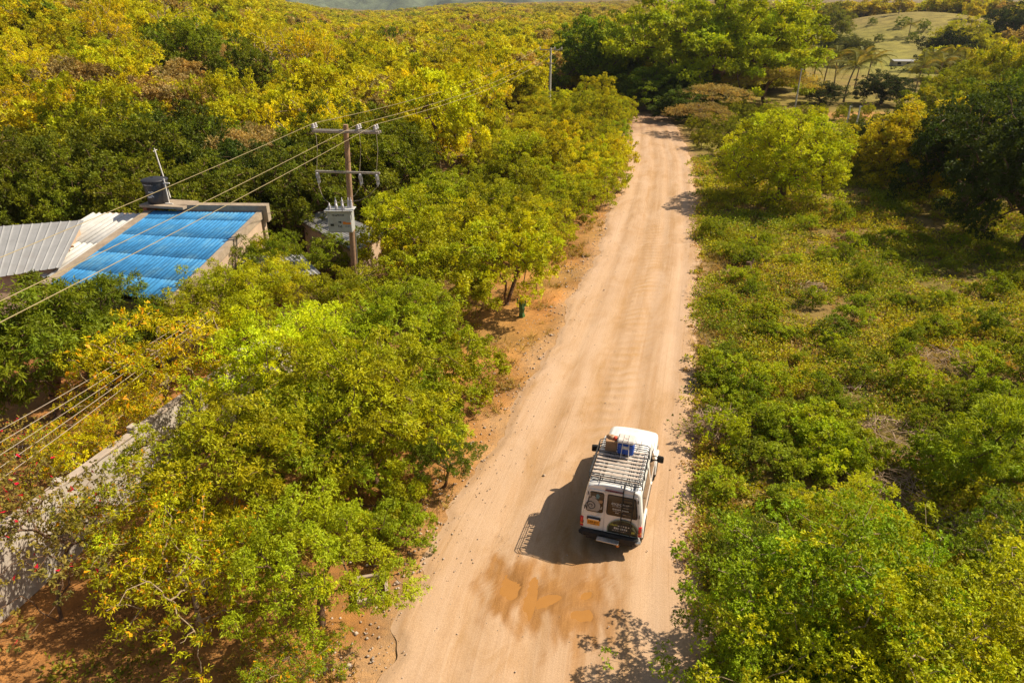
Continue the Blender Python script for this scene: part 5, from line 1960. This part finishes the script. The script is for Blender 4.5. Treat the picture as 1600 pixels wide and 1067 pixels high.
# ------------------------------------------------------------------ the white off-road vehicle
CAR = Vector((2.93, 15.34, 0))
CAR.z = float(road_surface_z(CAR.x, CAR.y)) + .012
HEAD = math.radians(-17.4)
car = thing('off_road_vehicle', 'white off-road wagon with black roof rack driving up the dirt road', 'car', CAR, HEAD)
CAB = [(.70, .50), (.79, .53), (.842, .72), (.85, 1.12), (.838, 1.24), (.735, 1.90), (.70, 1.975), (.58, 2.025), (.30, 2.055), (0, 2.062)]
HOOD = [(.70, .50), (.78, .53), (.83, .72), (.835, 1.00), (.82, 1.10), (.76, 1.165), (.68, 1.19), (.5, 1.215), (.28, 1.23), (0, 1.235)]


def section(y, pr, kx=1.0, top=0.0, lean=0.0):
    out = []
    for x, z in pr:
        zz = z - top * (z > .9) * (z - .9)
        out.append((x * kx, y + lean * max(0, z - 1.15), zz))
    return out


def blend(a, b, t):
    return [(p[0] * (1 - t) + q[0] * t, p[1] * (1 - t) + q[1] * t) for p, q in zip(a, b)]


ST = [section(-.72, CAB, .93, .02, .12), section(-.695, CAB, .975, .008, .12), section(-.64, CAB, 1, 0, .12), section(-.3, CAB), section(.1, CAB), section(.6, CAB), section(1.2, CAB), section(1.7, CAB),
      section(1.92, CAB, .995, .025), section(2.0, blend(CAB, HOOD, .10), .99), section(2.52, blend(CAB, HOOD, .98), .99), section(2.62, HOOD, .985), section(3.2, HOOD, .97, .02), section(3.62, HOOD, .95, .08), section(3.78, HOOD, .92, .2), section(3.83, HOOD, .86, .45)]
vs, fs = [], []
npf = len(CAB)
for s_ in ST:
    full = [(x, y, z) for x, y, z in s_] + [(-x, y, z) for x, y, z in s_[-2::-1]]
    vs += full
m = 2 * npf - 1
for i in range(len(ST) - 1):
    for k in range(m):
        q = (k + 1) % m
        fs.append((i * m + k, i * m + q, (i + 1) * m + q, (i + 1) * m + k))
fs.append(tuple(range(m)))
fs.append(tuple((len(ST) - 1) * m + k for k in range(m))[::-1])
bm_ = MB().add(vs, fs, True).mesh('body')
bm_.set_sharp_from_angle(angle=math.radians(32))
body = link('body', bm_, car, M['white_paint'])


def rear_y(z):
    return -1.17 + .12 * max(0, z - 1.15)


def rf(off):
    return lambda x, z, d: (x, rear_y(z) - off - d, z)


def rplate(name, poly, off, th, mat, parent, rnd=0.0):
    return MB().plate(poly, rf(off), th).build(name, mat, parent)


def rnd_poly(poly, r, n=4):
    out = []
    P = [Vector(p) for p in poly]
    for i, p in enumerate(P):
        a, b = P[i - 1], P[(i + 1) % len(P)]
        da, db = (a - p).normalized() * r, (b - p).normalized() * r
        for k in range(n + 1):
            t = k / n
            out.append(tuple((p + da) * (1 - t) ** 2 + p * 2 * t * (1 - t) + (p + db) * t ** 2))
    return out


LD = [(-.755, .60), (-.205, .60), (-.205, 1.885), (-.655, 1.885), (-.765, 1.2)]
RD = [(-.187, .60), (.755, .60), (.765, 1.2), (.655, 1.885), (-.187, 1.885)]
ld = rplate('rear_door', rnd_poly(LD, .05), .002, .02, M['white_paint'], car)
rd = rplate('rear_door', rnd_poly(RD, .05), .002, .02, M['white_paint'], car)
for dr, W in ((ld, [(-.715, 1.20), (-.235, 1.20), (-.235, 1.835), (-.625, 1.835)]), (rd, [(-.150, 1.20), (.715, 1.20), (.625, 1.835), (-.150, 1.835)])):
    rplate('window_seal', rnd_poly(W, .07), .022, .004, M['black_plastic'], dr)
    cxm = sum(p[0] for p in W) / 4
    W2 = [(cxm + (x - cxm) * .93, 1.5175 + (z - 1.5175) * .93) for x, z in W]
    rplate('window_glass', rnd_poly(W2, .06), .0265, .003, M['glass'], dr)
OFF = .0305
# left window print: a big coiled shell and a few shapes
shell = []
for k in range(25):
    t = math.radians(-35 + 205 * k / 24)
    x, z = -.555 + .235 * math.cos(t), 1.395 + .235 * math.sin(t)
    zlo = 1.232
    xlo = -.690 + .085 * max(0, (z - 1.22)) / .58
    shell.append((max(x, xlo), max(z, zlo)))
shell += [(-.685, 1.235), (-.40, 1.235)]
rplate('shell_print', shell, OFF, .001, M['decal_grey'], ld)
sp = []
for k in range(60):
    t = k / 59
    a = -1.0 + t * 2 * math.pi * 1.75
    r_ = .018 + .135 * t
    x, z = -.575 + r_ * math.cos(a), 1.385 + r_ * math.sin(a)
    if z > 1.235:
        sp.append((x, rear_y(z) - OFF - .003, z))
MB().tube(sp, .011, 5).build('shell_line', M['ink'], ld)
rplate('print', [(-.655, 1.66), (-.60, 1.66), (-.612, 1.79), (-.632, 1.79)], OFF, .001, M['decal_grey'], ld)
rplate('print', [(-.455, 1.63), (-.40, 1.62), (-.36, 1.68), (-.365, 1.74), (-.415, 1.78), (-.455, 1.75)], OFF, .001, M['decal_teal'], ld)
rplate('print', [(-.385, 1.50), (-.28, 1.515), (-.262, 1.565), (-.285, 1.60), (-.37, 1.585)], OFF, .001, M['decal_tan'], ld)
rplate('print', [(-.34, 1.30), (-.265, 1.33), (-.27, 1.42)], OFF, .001, M['decal_grey'], ld)
rplate('print', [(-.575, 1.62), (-.48, 1.60), (-.46, 1.66), (-.50, 1.70), (-.57, 1.69)], OFF, .001, M['decal_grey'], ld)
# right window lettering
tilt = math.pi / 2 + math.atan(-.12)
text_part('lettering', 'expotur', .150, M['decal_white'], rd, (.215, rear_y(1.585) - OFF - .004, 1.585), (tilt, 0, 0))


def rdash(x0, x1, z, h, seed, mat, par, **kw):
    return dashes('small_print', par, mat, x0, x1, z, h, lambda x, zz: rear_y(zz) - OFF - .003, seed, **kw)


rdash(.0, .44, 1.50, .018, 11, M['decal_grey'], rd, gap=.008)
rdash(.02, .48, 1.415, .042, 12, M['decal_white'], rd, gap=.014, wmin=.015, wmax=.04)
rdash(.03, .30, 1.36, .022, 13, M['decal_grey'], rd, gap=.01)
rdash(.10, .20, 1.305, .032, 14, M['decal_white'], rd, gap=.01, wmin=.015, wmax=.03)
rdash(.30, .40, 1.29, .028, 15, M['decal_grey'], rd, gap=.01, wmin=.015, wmax=.03)
# round print on the right door
cx, cz = .34, .735


def disc(rx, rz, xmax, zmin, n=44):
    out = []
    for k in range(n):
        t = math.radians(-10 + 200 * k / (n - 1))
        out.append((min(cx + rx * math.cos(t), xmax), max(cz + rz * math.sin(t), zmin)))
    return out + [(max(cx - rx, -.17), zmin), (xmax, zmin)]


rplate('door_print_rim', disc(.435, .375, .748, .612), .0225, .001, M['decal_green'], rd)
rplate('door_print', disc(.405, .345, .742, .618), .0240, .001, M['decal_dark'], rd)
DO = .026
rplate('print', [(.56, .90), (.63, .95), (.70, .80), (.72, .74)], DO, .001, M['decal_green'], rd)
rplate('print', [(.58, .70), (.67, .71), (.67, .78), (.58, .77)], DO, .001, M['decal_lime'], rd)
dashes('small_print', rd, M['decal_lime'], .0, .20, .90, .06, lambda x, z: rear_y(z) - DO - .003, 21, gap=.012, wmin=.02, wmax=.045)
dashes('small_print', rd, M['decal_white'], .20, .52, .89, .045, lambda x, z: rear_y(z) - DO - .003, 22, gap=.03, wmin=.02, wmax=.045)
dashes('small_print', rd, M['decal_white'], .10, .46, .795, .06, lambda x, z: rear_y(z) - DO - .003, 23, gap=.016, wmin=.02, wmax=.045)
dashes('small_print', rd, M['decal_grey'], .05, .42, .715, .03, lambda x, z: rear_y(z) - DO - .003, 24, gap=.016, wmin=.03, wmax=.06)
# number plate and its lamp
rplate('plate_recess', rnd_poly([(-.665, .925), (-.285, .925), (-.285, 1.015), (-.665, 1.015)], .01), .022, .012, M['black_plastic'], ld)
MB().box((-.475, rear_y(.95) - .045, .955), (.31, .035, .05), bev=.008).build('plate_lamp', M['chrome'], ld)
npl = rplate('number_plate', rnd_poly([(-.65, .755), (-.30, .755), (-.30, .925), (-.65, .925)], .012), .024, .008, M['plate'], ld)
text_part('plate_number', 'LKR-812', .098, M['plate_ink'], npl, (-.475, -1.17 - .036, .845), sx=.83)
dashes('small_print', npl, M['plate_ink'], -.56, -.39, .78, .02, lambda x, z: -1.17 - .033, 31, gap=.01)
MB().box((-.335, -1.215, 1.10), (.14, .03, .035), bev=.01).build('door_handle', M['white_paint'], ld)
for z in (.8, 1.3, 1.75):
    x = .765 - .16 * max(0, z - 1.2)
    MB().tube([(x, rear_y(z) - .02, z - .05), (x, rear_y(z) - .02, z + .05)], .014, 6).build('hinge', M['black_plastic'], rd)
    MB().tube([(-x, rear_y(z) - .02, z - .05), (-x, rear_y(z) - .02, z + .05)], .014, 6).build('hinge', M['black_plastic'], ld)
MB().box((.02, -1.115, 1.95), (.50, .05, .042), Matrix.Rotation(-.2, 3, 'X'), bev=.015).build('brake_light', M['dark_red'], car)
for s in (-1, 1):
    tl = link('tail_light', MB().box((s * .80, -1.155, .865), (.105, .09, .20), bev=.022).mesh('tail_light'), car, M['red_lens'])
    MB().box((s * .80, -1.153, .725), (.10, .085, .07), bev=.015).build('reverse_lamp', M['amber'], tl)
    MB().box((s * .80, -1.15, .660), (.10, .085, .06), bev=.015).build('lower_lens', M['red_lens'], tl)
MB().box((0, -1.235, .50), (1.60, .16, .20), bev=.04).build('bumper', M['black_plastic'], car)
for s in (-1, 1):
    MB().box((s * .76, -1.20, .495), (.17, .26, .13), rotz(s * .35), bev=.04).build('bumper_end', M['steel'] if s > 0 else M['black_plastic'], car)
MB().box((0, -.65, .40), (1.3, .3, .2)).build('underbody', M['black_plastic'], car)
MB().box((.0, 1.55, .45), (1.3, 4.0, .16)).build('underbody', M['black_plastic'], car)
MB().box((-.02, -1.43, .50), (.62, .16, .05), rotz(-.03), bev=.012).build('rear_step', M['steel'], car)
for x in (-.15, .12):
    MB().box((x, -1.35, .47), (.06, .16, .05)).build('step_bracket', M['black_metal'], car)
MB().lathe([(0, 0), (.045, 0), (.045, .03), (0, .03)], 12, (.27, -1.44, .42), Matrix.Rotation(math.pi / 2, 3, 'X')).build('reflector', M['amber'], car)


# side glass, windscreen, seams
def side_fn(s, off):
    return lambda y, z, d: (s * (np.interp(z, [.72, 1.12, 1.24, 1.90], [.842, .85, .838, .735]) + off + d), y, z)


for s in (-1, 1):
    for nm_, poly in (('side_window', [(-.52, 1.27), (.92, 1.27), (.92, 1.80), (-.43, 1.80)]), ('front_window', [(1.10, 1.27), (2.12, 1.27), (1.80, 1.80), (1.10, 1.80)])):
        P = rnd_poly(poly, .06)
        sw = MB().plate(P, side_fn(s, .002), .004).build('window_seal', M['black_plastic'], car)
        cxm, czm = sum(p[0] for p in poly) / 4, 1.535
        MB().plate([(cxm + (a - cxm) * .955, czm + (b - czm) * .90) for a, b in P], side_fn(s, .0065), .003).build(nm_, M['glass'], sw)
    MB().plate([(1.02, .62), (1.03, .62), (1.03, 1.86), (1.02, 1.86)], side_fn(s, .001), .001).build('door_seam', M['ink'], car)
    MB().plate([(2.18, .62), (2.19, .62), (2.19, 1.14), (2.18, 1.14)], side_fn(s, .001), .001).build('door_seam', M['ink'], car)
    MB().box((s * .865, 1.20, 1.05), (.03, .14, .03), bev=.008).build('door_handle', M['white_paint'], car)
    MB().plate([(.5, .70), (2.45, .70), (2.45, .78), (.5, .78)], side_fn(s, .001), .012).build('side_moulding', M['black_plastic'], car)
    mr_ = link('mirror', MB().box((s * 1.0, 2.02, 1.36), (.20, .09, .24), rotz(s * -.15), bev=.03).mesh('mirror'), car, M['black_plastic'])
    MB().tube([(s * .80, 2.10, 1.24), (s * .93, 2.06, 1.28)], .022, 6).build('mirror_arm', M['black_plastic'], mr_)
    MB().tube([(s * .80, 2.06, 1.42), (s * .93, 2.04, 1.42)], .014, 6).build('mirror_arm', M['black_plastic'], mr_)
    for wy in (0, 2.98):
        wh = link('wheel', MB().lathe([(.20, -.13), (.33, -.135), (.385, -.10), (.395, -.05), (.395, .05), (.385, .10), (.33, .135), (.20, .13)], 28, (0, 0, 0), Matrix.Rotation(math.pi / 2, 3, 'Y')).mesh('tyre'), car, M['rubber'], (s * .745, wy, .40))
        MB().lathe([(0, .06), (.06, .065), (.07, .03), (.17, .05), (.205, .11), (.215, .12), (.205, -.12), (0, -.1)], 20, (0, 0, 0), Matrix.Rotation(s * math.pi / 2, 3, 'Y')).build('rim', M['steel'], wh)
        for k in range(28):
            pass
        arch = []
        for k in range(13):
            t = math.pi * k / 12
            arch.append((s * .842, wy + .47 * math.cos(t), .42 + .47 * math.sin(t)))
        MB().tube(arch, .045, 6).build('wheel_arch', M['white_paint'], car)
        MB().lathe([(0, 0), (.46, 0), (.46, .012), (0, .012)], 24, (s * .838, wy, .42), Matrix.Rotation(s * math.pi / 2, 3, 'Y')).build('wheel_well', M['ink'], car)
ws = [(-.66, 0), (.66, 0), (.60, 1), (-.60, 1)]


def wfn(off):
    return lambda x, t, d: (x, 2.52 - .50 * t + (off + d) * .85, 1.27 + .64 * t + (off + d) * .52 + .04 * (1 - (x / .7) ** 2))


wss = MB().plate(rnd_poly([(-.69, .06), (.69, .06), (.63, .97), (-.63, .97)], .06), wfn(.0), .010).build('windscreen_seal', M['black_plastic'], car)
MB().plate(rnd_poly([(-.66, .09), (.66, .09), (.605, .94), (-.605, .94)], .06), wfn(.011), .004).build('windscreen', M['glass'], wss)
# bonnet as a raised panel
vs, fs = [], []
ys_ = np.linspace(2.60, 3.66, 12)
xs_ = np.linspace(-.66, .66, 15)
for y in ys_:
    zt = np.interp(y, [2.6, 3.2, 3.66], [1.235, 1.228, 1.20])
    for x in xs_:
        vs.append((x * np.interp(y, [2.6, 3.66], [1, .95]), y, zt + .018 - .075 * abs(x / .76) ** 3.2 - (.025 if abs(x) > .64 or y in (ys_[0], ys_[-1]) else 0)))
for i in range(11):
    for k in range(14):
        fs.append((i * 15 + k, i * 15 + k + 1, (i + 1) * 15 + k + 1, (i + 1) * 15 + k))
MB().add(vs, fs, True).build('bonnet', M['white_paint'], car)
for s in (-1, 1):
    MB().tube([(s * .735, 2.62, 1.19), (s * .70, 3.62, 1.145)], .006, 4).build('bonnet_seam', M['ink'], car)
MB().box((0, 3.86, .56), (1.6, .14, .2), bev=.04).build('front_bumper', M['steel'], car)
for s in (-1, 1):
    MB().lathe([(0, .05), (.09, .04), (.1, 0)], 16, (s * .6, 3.80, .86), Matrix.Rotation(-math.pi / 2, 3, 'X')).build('headlight', M['chrome'], car)
MB().tube([(-.25, 2.53, 1.30), (.10, 2.36, 1.52)], .008, 4).build('wiper', M['black_plastic'], car)
for x in (-.45, -.15, .15, .45):
    MB().box((x, .68, 2.062 - .02 * abs(x)), (.05, 2.3, .012), bev=.004).build('roof_rib', M['white_paint'], car)

# roof rack
Y0, Y1 = -.55, 1.22


def rail(z):
    return [(-.72, Y0 + .08, z), (-.64, Y0, z), (.64, Y0, z), (.72, Y0 + .08, z), (.72, Y1 - .08, z), (.64, Y1, z), (-.64, Y1, z), (-.72, Y1 - .08, z)]


rk = link('roof_rack', MB().tube(rail(2.30), .015, 6, closed=True).mesh('upper_rail'), car, M['black_metal'])
MB().tube(rail(2.225), .011, 6, closed=True).build('middle_rail', M['black_metal'], rk)
MB().tube(rail(2.15), .015, 6, closed=True).build('lower_rail', M['black_metal'], rk)
for k in range(10):
    y = Y0 + .1 + (Y1 - Y0 - .2) * k / 9
    MB().tube([(-.71, y, 2.155), (.71, y, 2.155)], .013, 5).build('slat', M['black_metal'], rk)
    if k < 9:
        MB().box((0, y + .087, 2.146), (1.36, .075, .012), bev=.003).build('deck_strip', M['deck'], rk)
for x in (-.35, .35):
    MB().tube([(x, Y0, 2.13), (x, Y1, 2.13)], .012, 5).build('runner', M['black_metal'], rk)
for s in (-1, 1):
    for y in (Y0 + .15, Y0 + .6, Y0 + 1.1, Y1 - .15):
        MB().tube([(s * .72, y, 2.14), (s * .72, y, 2.31)], .012, 5).build('post', M['black_metal'], rk)
        MB().tube([(s * .72, y, 2.15), (s * .74, y, 1.96)], .016, 5).build('foot', M['black_metal'], rk)
for x in (-.4, 0, .4):
    for y in (Y0, Y1):
        MB().tube([(x, y, 2.14), (x, y, 2.31)], .012, 5).build('post', M['black_metal'], rk)
# ladder on the right door
ldr = link('ladder', MB().tube([(.27, -.90, 2.17), (.27, -1.06, 2.13), (.27, rear_y(1.8) - .11, 1.8), (.27, rear_y(1.2) - .09, 1.2), (.27, -1.25, .66)], .016, 6).mesh('ladder_rail'), car, M['black_metal'])
MB().tube([(.55, -.90, 2.17), (.55, -1.06, 2.13), (.55, rear_y(1.8) - .11, 1.8), (.55, rear_y(1.2) - .09, 1.2), (.55, -1.25, .66)], .016, 6).build('ladder_rail', M['black_metal'], ldr)
for z in (.78, 1.0, 1.16, 1.38, 1.60, 1.80):
    y = np.interp(z, [.66, 1.2, 1.8], [-1.25, rear_y(1.2) - .09, rear_y(1.8) - .11])
    MB().tube([(.27, y, z), (.55, y, z)], .012, 5).build('rung', M['black_metal'], ldr)

# everything on the tail stands 0.45 m further forward: the rear overhang is short
for ch in car.children:
    if ch.name.split('.')[0] in ('rear_door', 'brake_light', 'tail_light', 'bumper', 'bumper_end', 'rear_step', 'step_bracket', 'reflector', 'ladder'):
        ch.location.y += .45

# luggage on the rack
Rz = Matrix.Rotation(HEAD, 3, 'Z')


def on_rack(x, y, z):
    return CAR + Rz @ Vector((x, y, z))


ck = thing('cooler_box', 'blue cooler with white lid strapped on the roof rack', 'cooler', on_rack(.06, .93, 2.17), HEAD)
MB().box((0, 0, .19), (.46, .36, .38), bev=.04).build('tub', M['blue_plastic'], ck)
MB().box((0, 0, .43), (.49, .39, .11), bev=.035).build('lid', M['cooler_lid'], ck)
MB().box((0, -.195, .27), (.2, .03, .10), bev=.01).build('handle', M['cooler_lid'], ck)
for x in (-.1, .12):
    MB().tube([(x, -.35, -.01), (x * .8, -.205, .42), (x * .6, -.18, .495), (x * .6, .18, .495), (x * .8, .205, .40), (x, .34, -.01)], .010, 5).build('strap', M['strap'], ck)
MB().tube([(-.30, .05, 0), (-.25, 0, .44), (0, -.05, .497), (.25, .02, .44), (.36, .0, .12), (.42, -.02, 0)], .010, 5).build('strap', M['strap'], ck)
bx = thing('cardboard_box', 'brown box with red cloth on top beside the blue cooler', 'box', on_rack(-.37, 1.0, 2.17), HEAD + .1)
MB().box((0, 0, .17), (.34, .34, .34), bev=.012).build('carton', M['carton'], bx)
for k, (dx, dy, rr_) in enumerate(((0, .02, .1), (-.08, .06, .07), (.1, -.03, .07))):
    MB().lathe([(0, -.02), (rr_ * .9, 0), (rr_, .03), (rr_ * .7, .075), (rr_ * .2, .09), (0, .085)], 9, (dx, dy, .34)).build('cloth_bundle', M['red_cloth'] if k == 2 else M['decal_tan'], bx)
MB().tube([(-.22, 0, 0), (-.18, 0, .34), (0, 0, .36), (.18, 0, .34), (.2, 0, .1)], .009, 5).build('strap', M['strap'], bx)


# ------------------------------------------------------------------ air
hz_ = bpy.data.materials.new('haze')
hz_.use_nodes = True
hn = hz_.node_tree
hn.nodes.remove(hn.nodes['Principled BSDF'])
pvn = hn.nodes.new('ShaderNodeVolumePrincipled')
pvn.inputs['Color'].default_value = (.72, .78, .88, 1)
pvn.inputs['Density'].default_value = .00011
pvn.inputs['Anisotropy'].default_value = 0.3
hn.links.new(pvn.outputs[0], hn.nodes['Material Output'].inputs['Volume'])
hb = MB().box((2, 22, 290), (13100, 13100, 820)).build('haze', hz_)
tag(hb, kind='stuff')
